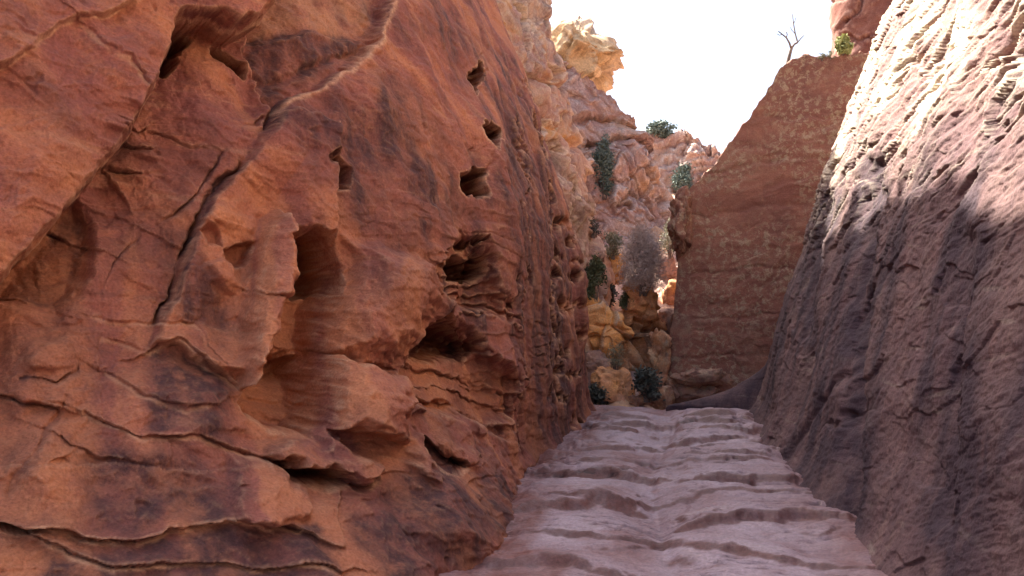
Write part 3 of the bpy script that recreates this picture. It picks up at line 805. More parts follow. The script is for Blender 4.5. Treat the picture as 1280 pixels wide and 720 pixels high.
# =================================================================== RIGHT CLIFF
def right_cliff():
    foot = [(7, 16.6), (3.4, 15.6), (1.75, 14.7), (1.25, 14.0), (1.12, 13.2), (1.05, 11.5), (1.05, 10.2), (1.12, 9.2), (1.17, 7.5), (1.24, 6.0), (1.30, 4.5), (1.42, 2.5), (1.7, 0), (2.4, -4), (3.5, -9)]
    foot = np.array(foot)
    def ztop(s, X, Y, px):
        return 10.5 + 0.5 * np.sin(s * 0.8) + 0.25 * np.sin(s * 2.1)
    def lean(zr, s, Y):
        z = np.clip(zr, 0, 20)
        return 0.25 * z + 0.017 * z ** 2 * (z < 7) + (z >= 7) * (0.833 + 0.28 * (z - 7)) - 1.40 * ss(13.72, 14.15, Y) * np.exp(-np.clip(zr - 0.05, 0, 9) / 0.30) * (1 - ss(14.6, 15.6, Y))
    G = cliff_grid(foot, ztop, lean, px_step=1.2, rows=(14, 520, 36, 12), back=7.0, base_density=9.0, lean_dir=to_east, extra=lambda X, Y: 70.0 * ((Y > 13.5) & (Y < 15.3)))
    V, NR, n, m = G['V'], G['N'], G['n'], G['m']
    P = V
    inv = G['dep'] > 0.8
    wx = fbm(P * 2.0, 3, 101); wy = fbm(P * 2.0 + 30, 3, 102)
    x = np.where(inv, G['px'] + 6 * wx, -9999); y = np.where(inv, G['py'] + 6 * wy, -9999)
    D = np.zeros(len(V)); varn = np.zeros(len(V)); fresh = np.zeros(len(V)); edge = np.zeros(len(V))
    u, z, zr = V[:, 1], V[:, 2], G['zr']
    # bedding that climbs toward the camera: long gashes and ribs
    bu = u * 0.95 - z * 0.32; bv = u * 0.32 + z * 0.95
    warp = fbm(P * 1.1, 3, 110)
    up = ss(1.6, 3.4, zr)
    q = np.stack((bu * 0.9, bv * 6.5 + 0.7 * warp, np.zeros_like(u)), -1)
    D += (0.004 + 0.019 * up) * ridged(q, 4, 111, 0.55)
    q2 = np.stack((bu * 2.2, bv * 17.0 + 1.2 * warp, np.zeros_like(u)), -1)
    D += (0.004 + 0.006 * up) * ridged(q2, 3, 112, 0.6)
    gash = fbm(np.stack((bu * 1.2, bv * 6.2 + 0.8 * warp, np.full_like(u, 8.0)), -1), 4, 113)
    D -= up * 0.085 * ss(0.30, 0.55, gash)
    # vertical runnels on the far part and at the seams
    vr = np.stack((u * 2.6, z * 0.35, np.zeros_like(u)), -1)
    D += 0.014 * fbm(vr, 4, 114) * ss(7.0, 9.5, u)
    D += 0.06 * fbm(P * 0.7, 3, 115) + (0.010 + 0.010 * up) * fbm(P * 2.6, 4, 116) + 0.006 * fbm(P * 11, 4, 117)
    for sc_, am_, sd2 in ((1.0, 0.050, 131), (3.0, 0.016, 133)):      # chipped planar facets left by picks and frost
        worley(np.stack((bu * sc_ * 0.7, bv * sc_ * 1.5, V[:, 0] * sc_), -1) + 0.4 * np.stack((fbm(P * 1.5, 2, 134), fbm(P * 1.5 + 7, 2, 135), 0 * u), -1), sd2)
        D += am_ * worley.facet * (0.40 + 0.60 * up)
    D += 0.005 * fbm(P * 24, 3, 136)
    def seam(pts, w, dep, v, vw=2.2):
        nonlocal D, varn
        pl, s_ = pline(x, y, pts, 90)
        D -= dep * np.exp(-(pl / w) ** 2); varn += v * np.exp(-(pl / (w * vw)) ** 2)
    seam([(1100, 210), (1082, 300), (1074, 380), (1072, 470), (1066, 560), (1062, 650)], 9, 0.10, 0.75)
    seam([(1222, 300), (1206, 380), (1198, 470), (1196, 560), (1190, 650)], 14, 0.05, 0.7)
    seam([(1040, 250), (1020, 330), (1008, 420)], 7, 0.05, 0.5)
    seam([(985, 572), (1010, 530), (1040, 490), (1072, 452)], 4, 0.035, 0.2)
    seam([(970, 330), (958, 420), (950, 500)], 8, 0.04, 0.4)
    d = np.hypot(x - 1058, (y - 521) * 0.8); D -= 0.12 * np.exp(-(d / 4) ** 2)
    # the swollen foot beside the path
    D += 0.10 * np.exp(-np.clip(zr, 0, 9) / 0.14)
    # lower wall made darker, with a ragged streaked upper edge
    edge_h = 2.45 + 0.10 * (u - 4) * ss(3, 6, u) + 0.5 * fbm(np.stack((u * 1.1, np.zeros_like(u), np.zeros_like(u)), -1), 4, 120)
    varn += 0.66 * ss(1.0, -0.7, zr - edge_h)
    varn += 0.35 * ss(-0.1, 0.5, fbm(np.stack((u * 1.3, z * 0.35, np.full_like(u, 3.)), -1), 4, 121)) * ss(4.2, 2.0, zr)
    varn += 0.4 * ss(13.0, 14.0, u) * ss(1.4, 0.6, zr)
    fresh += 0.25 * ss(0.0, 0.5, fbm(P * 0.9, 3, 122))
    edge += edge_mask(D, n, m, 14) * up + 1.0 * up * ss(-0.5, 0.0, -varn + 0.2) * ss(-0.3, 0.3, fbm(P * 0.8 + 9, 3, 123))  # besides rims, whole upper wall is paled: sunlit brightness put into the colour
    D *= 1 - 0.5 * G['top']
    V2 = V + NR * D[:, None]
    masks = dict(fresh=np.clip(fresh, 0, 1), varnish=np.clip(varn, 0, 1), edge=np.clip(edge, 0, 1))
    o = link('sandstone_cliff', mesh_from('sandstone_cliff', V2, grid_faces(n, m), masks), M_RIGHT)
    tag(o, 'leaning rock wall right of the path, dark and stained below, sunlit and pitted above', 'cliff')
right_cliff()

# =================================================================== CLIFFS FARTHER UP THE CANYON
def top_table(tab, jitter=0.12, seed=5, fq=2.5):
    tab = np.array(tab, float)
    def f(s, X, Y, px):
        py = np.interp(px, tab[:, 0], tab[:, 1])
        z = z_at_py(X, Y, py)
        return z + jitter * fbm(np.stack((s * fq, np.full_like(s, seed), np.zeros_like(s)), -1), 4, seed)
    return f

def far_cliff(name, label, foot, ztop, lean, mat, px_step, rows, relief, back=6.0, zbot=None, paint=None, zref=1.5, blocks=(0.8, 0.25), tilt=(0.5, 0.9), seed=200, base_density=3.0, lean_dir=None, facet=0.5):
    G = cliff_grid(foot, ztop, lean, px_step=px_step, rows=rows, back=back, zbot=zbot, zref=zref, base_density=base_density, lean_dir=lean_dir)
    V, NR, n, m = G['V'], G['N'], G['n'], G['m']
    P = V
    u = G['U']; z = V[:, 2]
    a, b = tilt
    warp = fbm(P * 0.6, 3, seed)
    sheet = np.stack((u * a * 0.5 + z * 0.1, (z * b - u * a) * 2.6 + 0.9 * warp, np.zeros_like(u)), -1)
    D = relief * (0.8 * fbm(P * 0.45, 3, seed + 1) + 0.12 * fbm(P * 1.7, 4, seed + 2) + 0.06 * fbm(P * 6, 3, seed + 3) + 0.28 * fbm(sheet, 4, seed + 4))
    sc, amt = blocks
    Pw = P * sc + 0.35 * np.stack((fbm(P * 1.2, 2, seed + 6), fbm(P * 1.2 + 7, 2, seed + 7), fbm(P * 1.2 + 19, 2, seed + 8)), -1)
    d1, d2, cid = worley(Pw * np.array((1.0, 1.0, 0.75)), seed + 5)
    joint = 1 - ss(0.0, 0.10, d2 - d1)
    D += amt * (cid - 0.5) + facet * worley.facet / sc * 0.5 - amt * 0.35 * joint
    e1, e2, cid2 = worley(Pw * 2.7 + 3.1, seed + 15)
    D += 0.2 * facet * worley.facet / sc / 2.7 * 0.6 + 0.06 * (cid2 - 0.5)
    fresh = ss(0.45, 0.95, cid) * 0.55 + 0.4 * ss(0.1, 0.5, fbm(P * 0.5 + 3, 3, seed + 9))
    varn = 0.3 * joint + 0.45 * ss(0.0, 0.5, fbm(P * 0.8 + 11, 4, seed + 10))
    edge = edge_mask(D, n, m, 6 / max(relief, 0.1)) + 0.3 * ss(0.1, 0.5, fbm(P * 1.1 + 21, 3, seed + 11))
    px, py = G['px'], G['py']
    if paint:
        D, fresh, varn, edge = paint(px, py, P, G, D, fresh, varn, edge)
    D = D * (1 - 0.6 * G['top'])
    Zj = relief * 0.25 * fbm(P * 2.2, 3, seed + 14) * ss(0.3, 1.0, G['zr'])
    V2 = V + NR * D[:, None]
    V2[:, 2] += Zj
    masks = dict(fresh=np.clip(fresh, 0, 1), varnish=np.clip(varn, 0, 1), edge=np.clip(edge, 0, 1))
    o = link(name, mesh_from(name, V2, grid_faces(n, m), masks), mat)
    return tag(o, label, 'cliff')

# dark red wall across the head of the path
def paint_back(px, py, P, G, D, fresh, varn, edge):
    z = P[:, 2]
    D = D * 0.22
    D = D + 0.018 * fbm(np.stack((P[:, 0] * 0.6, P[:, 1] * 0.6, z * 4), -1), 4, 301)
    for yy in (150, 205, 262, 330, 392, 440):
        pl, s_ = pline(px + 4 * fbm(P * 1.5, 3, 302), py + 7 * fbm(P * 0.8, 3, 303), [(820, yy + 8), (900, yy + 4), (1080, yy - 6)], 40)
        D = D - 0.018 * np.exp(-(pl / 2.5) ** 2); varn = varn + 0.3 * np.exp(-(pl / 4) ** 2)
    varn = varn * 0.55 + 0.3 * ss(150, 80, py)
    return D, fresh * 0.5, varn, edge * 0.6
far_cliff('sandstone_cliff', 'flat dark red rock wall spotted with lichen, facing down the path beyond its right bend',
          [(1.3, 25), (0.25, 20), (-0.16, 17.6), (-0.22, 16.95), (0.2, 16.85), (2.5, 16.7), (5, 16.5), (10, 16.2)],
          top_table([(780, 470), (836, 440), (842, 380), (850, 305), (862, 240), (880, 218), (895, 200), (935, 150), (960, 112), (975, 90), (990, 71), (1060, 68), (1300, 60)], 0.10, 5, 4.0),
          lambda zr, s, Y: 0.05 * np.clip(zr, 0, 20), M_BACK, 1.6, (6, 330, 10, 10), 0.35, back=5.0, paint=paint_back, zref=3.0, seed=210, blocks=(0.4, 0.05), facet=0.03)
# block standing on top of it
far_cliff('sandstone_cliff', 'upright dark red block above the spotted wall, its foot hidden by a yellow green shrub',
          [(4.2, 24), (3.55, 20.5), (3.58, 19.6), (4.2, 19.2), (8, 18.8), (12, 18)],
          lambda s, X, Y, px: 10.6 + 0.3 * np.sin(s * 2), lambda zr, s, Y: 0.02 * np.clip(zr - 6, 0, 9), M_BLOCK, 1.8, (4, 120, 30, 8), 0.15, back=4.0, zbot=5.6, zref=6.0, seed=230,
          blocks=(0.6, 0.10), facet=0.1, paint=lambda px, py, P, G, D, fr, va, ed: (D * 0.6, fr * 0.6, va * 0.8, ed))
# pink broken cliff right behind the left one
def paint_strip(px, py, P, G, D, fresh, varn, edge):
    w = 6 * fbm(P * 1.5, 3, 311)
    d = sdf(px + w, py + w, [(682, 150), (705, 158), (728, 172), (720, 182), (696, 172), (684, 164)], 40)
    fresh = fresh + 1.0 * ss(-5, 6, d)
    pl, s_ = pline(px + w, py + w, [(668, 95), (690, 104), (712, 108)], 40); D = D - 0.25 * np.exp(-(pl / 5) ** 2) + 0.2 * (s_ < 0) * np.exp(-pl / 20)
    pl, s_ = pline(px + w, py + w, [(684, 152), (706, 170), (730, 190), (744, 214)], 40); D = D - 0.22 * np.exp(-(pl / 4) ** 2)
    pl, s_ = pline(px + w, py + w, [(690, 175), (706, 215), (722, 240), (742, 285)], 40); D = D - 0.18 * np.exp(-(pl / 4) ** 2); varn = varn + 0.4 * np.exp(-(pl / 6) ** 2)
    varn = varn + 0.5 * ss(90, 20, py) * ss(640, 680, px) + 0.5 * ss(0.0, 0.4, fbm(P * np.array((1.4, 1.4, 0.5)), 4, 312))
    return D, fresh, varn, edge
far_cliff('sandstone_cliff', 'broken pink and orange crag rising steeply just behind the end of the hollowed cliff',
          [(-9, 14.5), (-4.0, 14.7), (-2.5, 15.2), (-1.8, 16.5), (-1.45, 18.2), (-1.25, 19.6), (-1.4, 20.8), (-2.4, 22.2), (-3.4, 24.5), (-5.5, 28)],
          lambda s, X, Y, px: 15.0 - 3.6 * ss(17.0, 18.8, Y) + 0.3 * np.sin(s * 0.9), lambda zr, s, Y: 0.255 * soft(zr - 3.2, 0.4), M_STRIP, 1.4, (8, 400, 40, 8), 0.34, seed=240, blocks=(0.6, 0.12), facet=0.18, tilt=(0.6, 0.8), paint=paint_strip, lean_dir=lambda s, X, Y, nx, ny: (-np.ones_like(X), 0.1 * np.ones_like(X)))
# middle cliff
def paint_mid(px, py, P, G, D, fresh, varn, edge):
    w = 7 * fbm(P * 0.9, 3, 321)
    for pts, dep in (([(735, 145), (770, 150), (800, 165)], 0.3), ([(745, 180), (775, 172), (800, 180), (820, 200)], 0.35), ([(770, 250), (790, 235), (812, 250), (830, 280)], 0.3), ([(790, 215), (820, 250), (838, 290)], 0.25)):
        pl, s_ = pline(px + w, py + w, pts, 50)
        D = D - dep * np.exp(-(pl / 5) ** 2) + dep * 0.9 * (s_ < 0) * np.exp(-pl / 16)
    for poly in ([(760, 150), (800, 158), (806, 172), (780, 172)], [(790, 215), (815, 225), (818, 240), (796, 240)]):
        fresh = fresh + 0.8 * ss(-6, 8, sdf(px + w, py + w, poly, 40))
    varn = varn + 0.35 * ss(140, 100, py)
    return D, fresh, varn, edge
far_cliff('sandstone_cliff', 'stepped pinkish rock slope of the mid distance, under the yellow sunlit boulder',
          [(-12, 23), (-6, 25.5), (-3.5, 26.5), (-1.6, 27.2), (0.0, 28.0), (1.0, 29.5), (1.6, 33), (2, 38)],
          top_table([(600, 40), (690, 62), (715, 80), (735, 92), (752, 106), (768, 126), (790, 150), (800, 163), (820, 190), (835, 220), (845, 244), (855, 275), (870, 300), (950, 330)], 0.25, 6, 1.5),
          lambda zr, s, Y: 0.22 * np.clip(zr - 3, 0, 30), M_FAR, 1.3, (6, 300, 16, 10), 0.55, back=9.0, seed=250, facet=0.16, blocks=(0.30, 0.30), tilt=(-0.5, 0.8), paint=paint_mid, zref=8.0)
# far cliff on the skyline
far_cliff('sandstone_cliff', 'low pale pink cliff farthest away, a green tree line on its left shoulder',
          [(-16, 44), (-6, 45), (-1, 45.5), (4, 45), (10, 46), (18, 48)],
          top_table([(600, 190), (780, 178), (800, 168), (818, 165), (850, 166), (875, 171), (890, 181), (905, 192), (930, 200), (1000, 215), (1300, 220)], 0.35, 8, 1.0),
          lambda zr, s, Y: 0.20 * np.clip(zr - 3, 0, 30), M_FAR, 1.4, (6, 240, 12, 8), 0.8, back=16.0, seed=270, facet=0.4, blocks=(0.45, 0.4), tilt=(0.2, 0.8), zref=12.0)

# orange outcrop at the head of the path
def paint_orange(px, py, P, G, D, fresh, varn, edge):
    w1 = 4 * fbm(P * 2.0, 3, 331); w2 = 4 * fbm(P * 2.0 + 9, 3, 332)
    X_, Y_ = px + w1, py + w2
    D = D * 0.8
    for pts, dep, w in (([(783, 388), (786, 410), (782, 440), (778, 470)], 0.35, 4), ([(796, 392), (800, 420), (812, 448), (818, 480)], 0.28, 4), ([(812, 398), (818, 430), (822, 460)], 0.2, 3),
                        ([(730, 436), (748, 446), (762, 456), (776, 446)], 0.22, 4), ([(770, 405), (790, 410), (815, 412), (835, 420)], 0.15, 3), ([(745, 408), (765, 412), (785, 414)], 0.08, 2.5),
                        ([(788, 440), (800, 462), (806, 490)], 0.2, 4)):
        pl, s_ = pline(X_, Y_, pts, 40)
        D = D - dep * np.exp(-(pl / w) ** 2); varn = varn + 0.7 * np.exp(-(pl / (w * 0.9)) ** 2)
    d = sdf(X_, Y_, [(724, 366), (752, 374), (770, 396), (784, 412), (778, 446), (758, 452), (744, 438), (730, 434)], 40)
    D = D + 0.16 * ss(-3, 10, d); fresh = fresh + 0.9 * ss(-4, 6, d); varn = varn * (1 - 0.7 * ss(-4, 6, d))
    d = sdf(X_, Y_, [(788, 470), (804, 462), (824, 474), (832, 492), (828, 512), (790, 512)], 40)
    D = D - 0.6 * ss(-3, 8, d)
    return D, fresh + 0.25, varn, edge
far_cliff('rock_outcrop', 'bright orange cracked outcrop at the head of the path, bushes growing over its top', [(-6, 17.4), (-3.0, 17.3), (-1.9, 17.2), (-1.2, 17.3), (-0.65, 17.7), (-0.2, 18.2), (0.25, 19.4), (0.4, 21.5)],
          top_table([(600, 350), (722, 358), (735, 366), (750, 373), (764, 388), (776, 398), (785, 390), (800, 386), (815, 390), (826, 402), (840, 420), (900, 440)], 0.10, 9, 3.0),
          lambda zr, s, Y: 0.14 * np.clip(zr, 0, 9), M_ORANGE, 0.8, (4, 220, 16, 12), 0.22, back=2.4, seed=290, blocks=(1.3, 0.22), tilt=(0.3, 0.6), paint=paint_orange, zref=1.5)

# rubble slope between the walls
def slope_z(X, Y):
    X = np.asarray(X, float); Y = np.asarray(Y, float)
    ky = np.array((14.0, 15.6, 17.0, 18.5, 20.5, 23.0, 26.0, 29.0, 36.0, 46.0))
    kp = np.array((530, 517, 492, 455, 400, 350, 315, 290, 262, 240.0))
    py = np.interp(Y, ky, kp)
    z = z_at_py(np.zeros_like(X) - 0.8, Y, py)
    z = z + 0.35 * soft(-X - 1.6, 0.4) - 0.10 * ss(-0.6, 0.2, X)
    return z

def build_slope():
    Xv = np.linspace(-9, 7, 260); Yv = np.concatenate((np.linspace(14.2, 30, 260), np.linspace(30, 60, 60)[1:]))
    GX, GY = np.meshgrid(Xv, Yv, indexing='ij')
    Z = slope_z(GX, GY)
    P = np.stack((GX, GY, Z), -1).reshape(-1, 3)
    am = ss(15.0, 17.0, P[:, 1])
    d1, d2, cid = worley(P * 1.5, 401)
    h = 0.28 * fbm(P * 0.9, 4, 402) + 0.35 * (0.45 - d1) * (cid > 0.35) + 0.08 * fbm(P * 4, 3, 403)
    P[:, 2] += am * h - (1 - am) * 0.25
    zero = np.zeros(len(P))
    masks = dict(fresh=ss(0.5, 0.9, cid) * 0.8, varnish=(1 - ss(0, 0.12, d2 - d1)) * 0.6, edge=ss(0.0, 0.4, fbm(P * 1.5, 3, 404)) * 0.4)
    link('terrain', mesh_from('terrain', P, grid_faces(*GX.shape), masks), M_FAR, kind='structure')
build_slope()

def hit_y(px, py, default):
    """distance up the canyon of the rock that stands behind a photo pixel"""
    dg = bpy.context.evaluated_depsgraph_get()
    dr = FW + RT * (px - 640) / F_PX - UP * (py - 360) / F_PX
    ok, loc, *_ = SC.ray_cast(dg, Vector(CAM), Vector(dr).normalized())
    return float(loc[1]) if ok and loc[1] > 14.0 else default

# =================================================================== BOULDERS AND SLABS
def ico(sub):
    import bmesh
    bm = bmesh.new()
    bmesh.ops.create_icosphere(bm, subdivisions=sub, radius=1.0)
    V = np.array([v.co[:] for v in bm.verts]); Fq = np.array([[v.index for v in f.verts] for f in bm.faces])
    bm.free()
    return V, Fq
ICO = {k: ico(k) for k in (4, 5, 6)}

def boulder(px0, py0, px1, py1, Y, mat, label, seed=0, deep=0.9, planes=15, rough=1.0, fresh=0.3, varn=0.2, sub=5, name='boulder', cat='boulder', group=None, square=0.72, roll=0.0, Y_fixed=None, cap=0.0):
    V, Fq = ICO[sub]
    V = np.sign(V) * np.abs(V) ** 0.62
    if Y_fixed is None:
        Y = hit_y((px0 + px1) / 2, py1 - 0.15 * (py1 - py0), Y)
    r = np.random.RandomState(seed + 11)
    for _ in range(planes):                                   # split faces: push everything outside a plane back onto it
        nv = r.normal(size=3); nv /= np.linalg.norm(nv)
        dist = r.uniform(square, square + 0.22)
        t = V @ nv - dist
        V = V - np.outer(np.where(t > 0, t * 0.93, 0), nv)
    c, s_ = math.cos(roll), math.sin(roll)
    V = np.stack((V[:, 0] * c - V[:, 2] * s_, V[:, 1], V[:, 0] * s_ + V[:, 2] * c), -1)
    V -= (V.max(0) + V.min(0)) / 2
    V /= (V.max(0) - V.min(0)) / 2
    ctr = at((px0 + px1) / 2, (py0 + py1) / 2, Y)
    k = Y / F_PX
    hs = np.array(((px1 - px0) * k / 2, (px1 - px0 + py1 - py0) * k / 4 * deep, (py1 - py0) * k / 2))
    sz = float(np.mean(hs))
    Q = V * hs
    W = Q / sz
    nd = V / np.linalg.norm(V, axis=1)[:, None]
    worley(W * 1.25 + seed * 1.7, 507 + seed); f1 = worley.facet.copy()
    worley(W * 3.1 + seed * 0.7, 508 + seed); f2 = worley.facet.copy()
    h = 0.05 * fbm(W * 1.2 + seed, 3, 501) + 0.035 * fbm(W * 5 + seed, 4, 502) + 0.20 * f1 + 0.09 * f2
    cr = np.abs(fbm(W * np.array((1.6, 1.6, 0.8)) + seed * 3.1, 3, 503))
    crack = 1 - ss(0, 0.035, cr)
    h -= 0.07 * crack
    Q = Q + nd * (h * sz * rough)[:, None]
    top_w = ss(0.35, 0.8, nd[:, 2]) * cap
    masks = dict(fresh=np.clip(fresh + 0.5 * fbm(W * 1.1 + seed, 3, 504), 0, 1), varnish=np.clip(varn + 0.6 * crack + 0.5 * fbm(W * 1.4 + 5 + seed, 3, 505), 0, 1), edge=np.clip(top_w + 0.4 * fbm(W * 1.5 + 9 + seed, 3, 506), 0, 1))
    o = link(name, mesh_from(name, Q, Fq, masks), mat)
    o.location = Vector(ctr)
    return tag(o, label, cat, group)

boulder(664, 10, 774, 124, 30.0, M_YELLOW, 'huge yellow boulder in full sun perched on the skyline crag', 3, deep=1.2, planes=18, sub=6, fresh=0.3, varn=-0.1, roll=0.5, square=0.6, Y_fixed=29.0, cap=0.9)
boulder(728, 440, 770, 492, 17.2, M_PINK, 'greyish pink angular boulder resting above the dark bush at the wall end', 14, planes=16, fresh=0.0)
boulder(742, 462, 792, 528, 16.4, M_ORANGE, 'low orange boulder with a flat face at the head of the path', 5, planes=14, fresh=0.2, varn=0.1, Y_fixed=16.3)
boulder(814, 414, 843, 500, 17.2, M_STRIP, 'narrow upright reddish block wedged against the foot of the spotted wall', 9, planes=14, fresh=0.5, Y_fixed=17.3)
boulder(754, 318, 784, 356, 20.4, M_ORANGE, 'small squarish orange block between the green bush and the dry grey bush', 17, planes=15, fresh=0.9, varn=-0.2)
boulder(780, 342, 820, 404, 19.8, M_ORANGE, 'pale orange block under the dry grey bush', 31, planes=14, fresh=0.4)
boulder(734, 308, 756, 332, 21.0, M_PINK, 'small pale pink stone above the green bush', 23, planes=15, fresh=0.1, sub=4)
boulder(838, 236, 864, 322, 21.0, M_BACK, 'pointed pink rock fin leaning at the left edge of the spotted wall', 40, planes=15, fresh=0.3, roll=-0.15)
boulder(818, 318, 846, 350, 21.0, M_PINK, 'grey stone in the cleft right of the dry grey bush', 41, planes=15, sub=4, fresh=0.0, varn=0.3)
boulder(828, 350, 850, 384, 20.2, M_ORANGE, 'pale orange stone in the cleft below the grey stone', 43, planes=15, sub=4)
boulder(824, 384, 848, 424, 19.4, M_PINK, 'dull stone in the cleft just above the narrow upright block', 44, planes=15, sub=4, varn=0.3)
for i, (a, b, c, d, Y, lb) in enumerate(((796, 482, 842, 514, 16.0, 'lowest and broadest ledge slab at the left of the stack at the head of the path'), (826, 470, 892, 504, 16.2, 'long reddish ledge slab in the middle of the stack under the spotted wall'),
                                         (838, 462, 912, 482, 16.4, 'thin pale topmost ledge slab lying along the foot of the spotted wall'), (786, 494, 816, 510, 15.6, 'small pale slab in front of the dark round bush'))):
    boulder(a, b, c, d, Y, M_STRIP, lb, 60 + i, deep=0.8, planes=14, fresh=0.1, varn=0.1, name='ledge_slab', cat='rock slab', group='ledge slabs at the head of the path', sub=5, rough=0.8, square=0.5, roll=-0.06 if i else 0.0)
for i, (a, b, c, d, lb) in enumerate(((733, 284, 746, 298, 'pale rubble stone touching the dead dark bush, left of two'), (745, 288, 758, 300, 'pale rubble stone under the dead dark bush, right of two'))):
    boulder(a, b, c, d, 22.0, M_PINK, lb, 80 + i, planes=15, sub=4, varn=-0.2, name='rubble_stone', cat='stone', group='pale rubble stones')

# =================================================================== PLANTS
def leaf_mat(name, a, b, trans=0.15):
    m = bpy.data.materials.new(name); m.use_nodes = True
    nt = m.node_tree; N, L = nt.nodes, nt.links
    bs = N['Principled BSDF']; bs.inputs['Roughness'].default_value = 0.7
    tc = N.new('ShaderNodeTexCoord')
    n = N.new('ShaderNodeTexNoise'); n.inputs['Scale'].default_value = 7.0; n.inputs['Detail'].default_value = 4
    L.new(tc.outputs['Object'], n.inputs['Vector'])
    r = N.new('ShaderNodeValToRGB')
    r.color_ramp.elements[0].position = 0.35; r.color_ramp.elements[0].color = (*a, 1)
    r.color_ramp.elements[1].position = 0.65; r.color_ramp.elements[1].color = (*b, 1)
    L.new(n.outputs['Fac'], r.inputs[0]); L.new(r.outputs[0], bs.inputs['Base Color'])
    return m
L_GREEN = leaf_mat('green_leaves', (0.06, 0.075, 0.035), (0.13, 0.14, 0.07))
L_DRY = leaf_mat('dry_twigs', (0.42, 0.33, 0.30), (0.56, 0.46, 0.41))
L_DARK = leaf_mat('dark_leaves', (0.045, 0.055, 0.048), (0.10, 0.105, 0.085))
L_SAGE = leaf_mat('sage_leaves', (0.19, 0.195, 0.13), (0.30, 0.29, 0.20))
L_YELLOW = leaf_mat('yellow_green_leaves', (0.26, 0.29, 0.11), (0.38, 0.40, 0.17))
L_BLUE = leaf_mat('blue_green_leaves', (0.09, 0.13, 0.11), (0.14, 0.19, 0.15))
L_BARK = leaf_mat('grey_bark', (0.10, 0.075, 0.065), (0.19, 0.15, 0.13))

def tube(pts, r0, r1, sides=5):
    pts = [Vector(p) for p in pts]
    V, Fq = [], []
    for i, p in enumerate(pts):
        t = (pts[min(i + 1, len(pts) - 1)] - pts[max(i - 1, 0)]).normalized()
        a = t.cross(Vector((0.3, 1, 0.2))).normalized(); b = t.cross(a)
        r = r0 + (r1 - r0) * i / (len(pts) - 1)
        for k in range(sides):
            q = p + (a * math.cos(k * 2 * math.pi / sides) + b * math.sin(k * 2 * math.pi / sides)) * r
            V.append(q[:])
    for i in range(len(pts) - 1):
        for k in range(sides):
            Fq.append((i * sides + k, i * sides + (k + 1) % sides, (i + 1) * sides + (k + 1) % sides, (i + 1) * sides + k))
    return V, Fq

def join_tubes(tubes):
    V, Fq = [], []
    for v, f in tubes:
        o = len(V); V += v; Fq += [tuple(i + o for i in q) for q in f]
    return np.array(V), np.array(Fq)

def shrub(px0, py0, px1, py1, Y, mat, label, seed=0, leaves=2600, leaf=0.035, name='shrub', cat='shrub', group=None, thin=0.45, clumps=26, stems=12, wide_top=True, on=None):
    r = np.random.RandomState(seed + 900)
    k = Y / F_PX
    w, h = (px1 - px0) * k, (py1 - py0) * k
    Y = hit_y(*(on or ((px0 + px1) / 2, py1)), Y)
    k = Y / F_PX; w, h = (px1 - px0) * k, (py1 - py0) * k
    base = at((px0 + px1) / 2, py1, Y)
    root = bpy.data.objects.new(name, None); COL.objects.link(root); root.location = Vector(base)
    tag(root, label, cat, group)
    cl = []
    for _ in range(clumps):
        t = r.uniform(0.12, 0.92)
        rad = math.sin(min(1, t * 1.1 + 0.15) * 2.6) if wide_top else 1.15 * math.sqrt(max(0.05, 1 - t * t))
        an = r.uniform(0, 6.28); rr = math.sqrt(r.uniform()) * rad * 0.40
        cl.append((rr * math.cos(an) * w, rr * math.sin(an) * w * 0.8, t * h))
    cl = np.array(cl)
    tubes = []
    for i in range(stems):
        c = cl[i % len(cl)]
        mid = c * 0.5 + r.normal(size=3) * 0.04 * w + np.array((0, 0, 0.06 * h))
        tubes.append(tube([(0.05 * w * r.normal(), 0.05 * w * r.normal(), -0.08 * h), mid, c], 0.012 * w + 0.004, 0.004, 4))
    V, Fq = join_tubes(tubes)
    link('stem', mesh_from('stem', V, Fq), L_BARK, root)
    ci = r.randint(0, len(cl), leaves)
    ctr = cl[ci] + r.normal(size=(leaves, 3)) * np.array((w, w, h)) * 0.085
    ctr[:, 2] = np.clip(ctr[:, 2], 0, None)
    a = r.normal(size=(leaves, 3)); a /= np.linalg.norm(a, axis=1)[:, None]
    b = np.cross(a, r.normal(size=(leaves, 3))); b /= np.linalg.norm(b, axis=1)[:, None]
    sz = leaf * r.uniform(0.6, 1.4, size=(leaves, 1))
    A, B = a * sz, b * sz * thin
    V = np.stack((ctr - A, ctr + B, ctr + A, ctr - B), 1).reshape(-1, 3)
    Fq = np.arange(leaves * 4).reshape(-1, 4)
    link('foliage', mesh_from('foliage', V, Fq, smooth=False), mat, root)
    return root

shrub(728, 322, 760, 374, 19.6, L_GREEN, 'rounded dark green bush at the edge of the hollowed cliff, above the big orange boulder', 1, 2600, 0.035)
shrub(774, 284, 832, 364, 20.6, L_DRY, 'largest bush, dry and grey with no green leaves, on the rubble slope', 2, 11000, 0.065, thin=0.07, clumps=110, stems=18, wide_top=False)
shrub(746, 290, 784, 322, 21.4, L_SAGE, 'grey green bush spreading left of the dry grey bush', 3, 2000, 0.035, thin=0.3)
shrub(752, 352, 772, 382, 19.2, L_DARK, 'small dark bush right of the rounded green bush, over the orange boulder', 4, 1200, 0.03)
shrub(774, 362, 792, 386, 19.0, L_GREEN, 'small green bush on the pale orange block', 5, 900, 0.03)
shrub(738, 172, 772, 244, 25.5, L_BLUE, 'ragged green bush growing up the cleft of the mid distance slope', 6, 3000, 0.05, clumps=36)
shrub(840, 206, 872, 240, 34.0, L_BLUE, 'green bush in the gully below the far pale cliff', 7, 2200, 0.07, on=(846, 222))
shrub(806, 152, 848, 172, 44.5, L_BLUE, 'blue green bush on the skyline at the left shoulder of the far cliff', 8, 2600, 0.085, clumps=30)
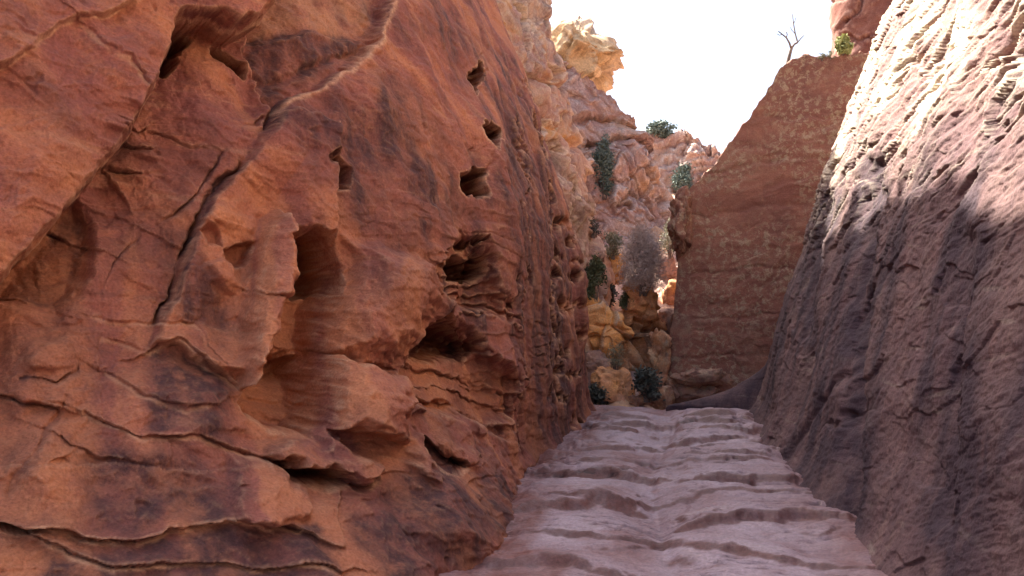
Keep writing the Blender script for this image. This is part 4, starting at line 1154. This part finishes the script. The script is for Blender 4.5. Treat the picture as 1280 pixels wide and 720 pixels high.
shrub(726, 478, 764, 516, 16.0, L_DARK, 'dark bluish bush in the corner at the end of the hollowed cliff', 9, 2200, 0.035)
shrub(788, 462, 830, 500, 17.0, L_DARK, 'dark round bush at the foot of the split orange block', 10, 2600, 0.035)
shrub(822, 276, 852, 320, 22.5, L_SAGE, 'sage coloured bush in the cleft beside the pointed rock fin', 11, 1600, 0.035, thin=0.3)
shrub(756, 424, 784, 462, 17.4, L_SAGE, 'thin dry tuft on the face of the big orange boulder', 12, 700, 0.035, thin=0.12)
shrub(730, 272, 752, 296, 21.8, L_DARK, 'dead dark bush standing on pale rubble by the broken crag', 13, 600, 0.03, thin=0.2)
shrub(1044, 46, 1064, 68, 18.2, L_YELLOW, 'bright yellow green shrub on top of the spotted wall', 14, 1400, 0.05)
for i, (a, b, lb) in enumerate(((1022, 66, 'tiny dry tuft on the rim of the spotted wall, left of two'), (1032, 64, 'tiny dry tuft on the rim of the spotted wall, right of two'))):
    shrub(a, b, a + 12, b + 10, 17.2, L_SAGE, lb, 20 + i, 160, 0.03, name='dry_tuft', cat='tuft', thin=0.15, group='tufts on the wall rim', clumps=8, stems=4)

def sapling():
    Y = 17.4
    base = at(984, 84, Y)
    root = bpy.data.objects.new('bare_sapling', None); COL.objects.link(root); root.location = Vector(base)
    tag(root, 'leafless thin sapling standing against the white sky on the wall rim', 'sapling')
    def p(px, py, dy=0.0):
        return at(px, py, Y + dy) - base
    link('trunk', mesh_from('trunk', *join_tubes([tube([p(983, 90), p(985, 76), p(988, 64), p(990, 58)], 0.045, 0.028, 6)])), L_BARK, root)
    br = [tube([p(990, 59), p(993, 55, 0.1), p(997, 53, 0.15)], 0.026, 0.020), tube([p(997, 53, 0.15), p(994, 42, 0.2), p(992, 30, 0.2), p(990.5, 18, 0.25)], 0.018, 0.008),
          tube([p(997, 53, 0.15), p(1001, 48, 0.2), p(1005, 44, 0.25)], 0.014, 0.008), tube([p(989, 61), p(987, 54, -0.1), p(983, 47, -0.15), p(978, 43, -0.2), p(973, 39, -0.2)], 0.022, 0.010),
          tube([p(983, 47, -0.15), p(984, 43, -0.2), p(983, 40, -0.2)], 0.012, 0.009), tube([p(992, 30, 0.2), p(994, 25, 0.2), p(995, 21, 0.25)], 0.008, 0.005),
          tube([p(978, 43, -0.2), p(974, 44, -0.25), p(971, 42, -0.25)], 0.009, 0.006), tube([p(994, 42, 0.2), p(990, 38, 0.1), p(988, 34, 0.1)], 0.008, 0.005)]
    for b in br:
        link('branch', mesh_from('branch', np.array(b[0]), np.array(b[1])), L_BARK, root)
sapling()
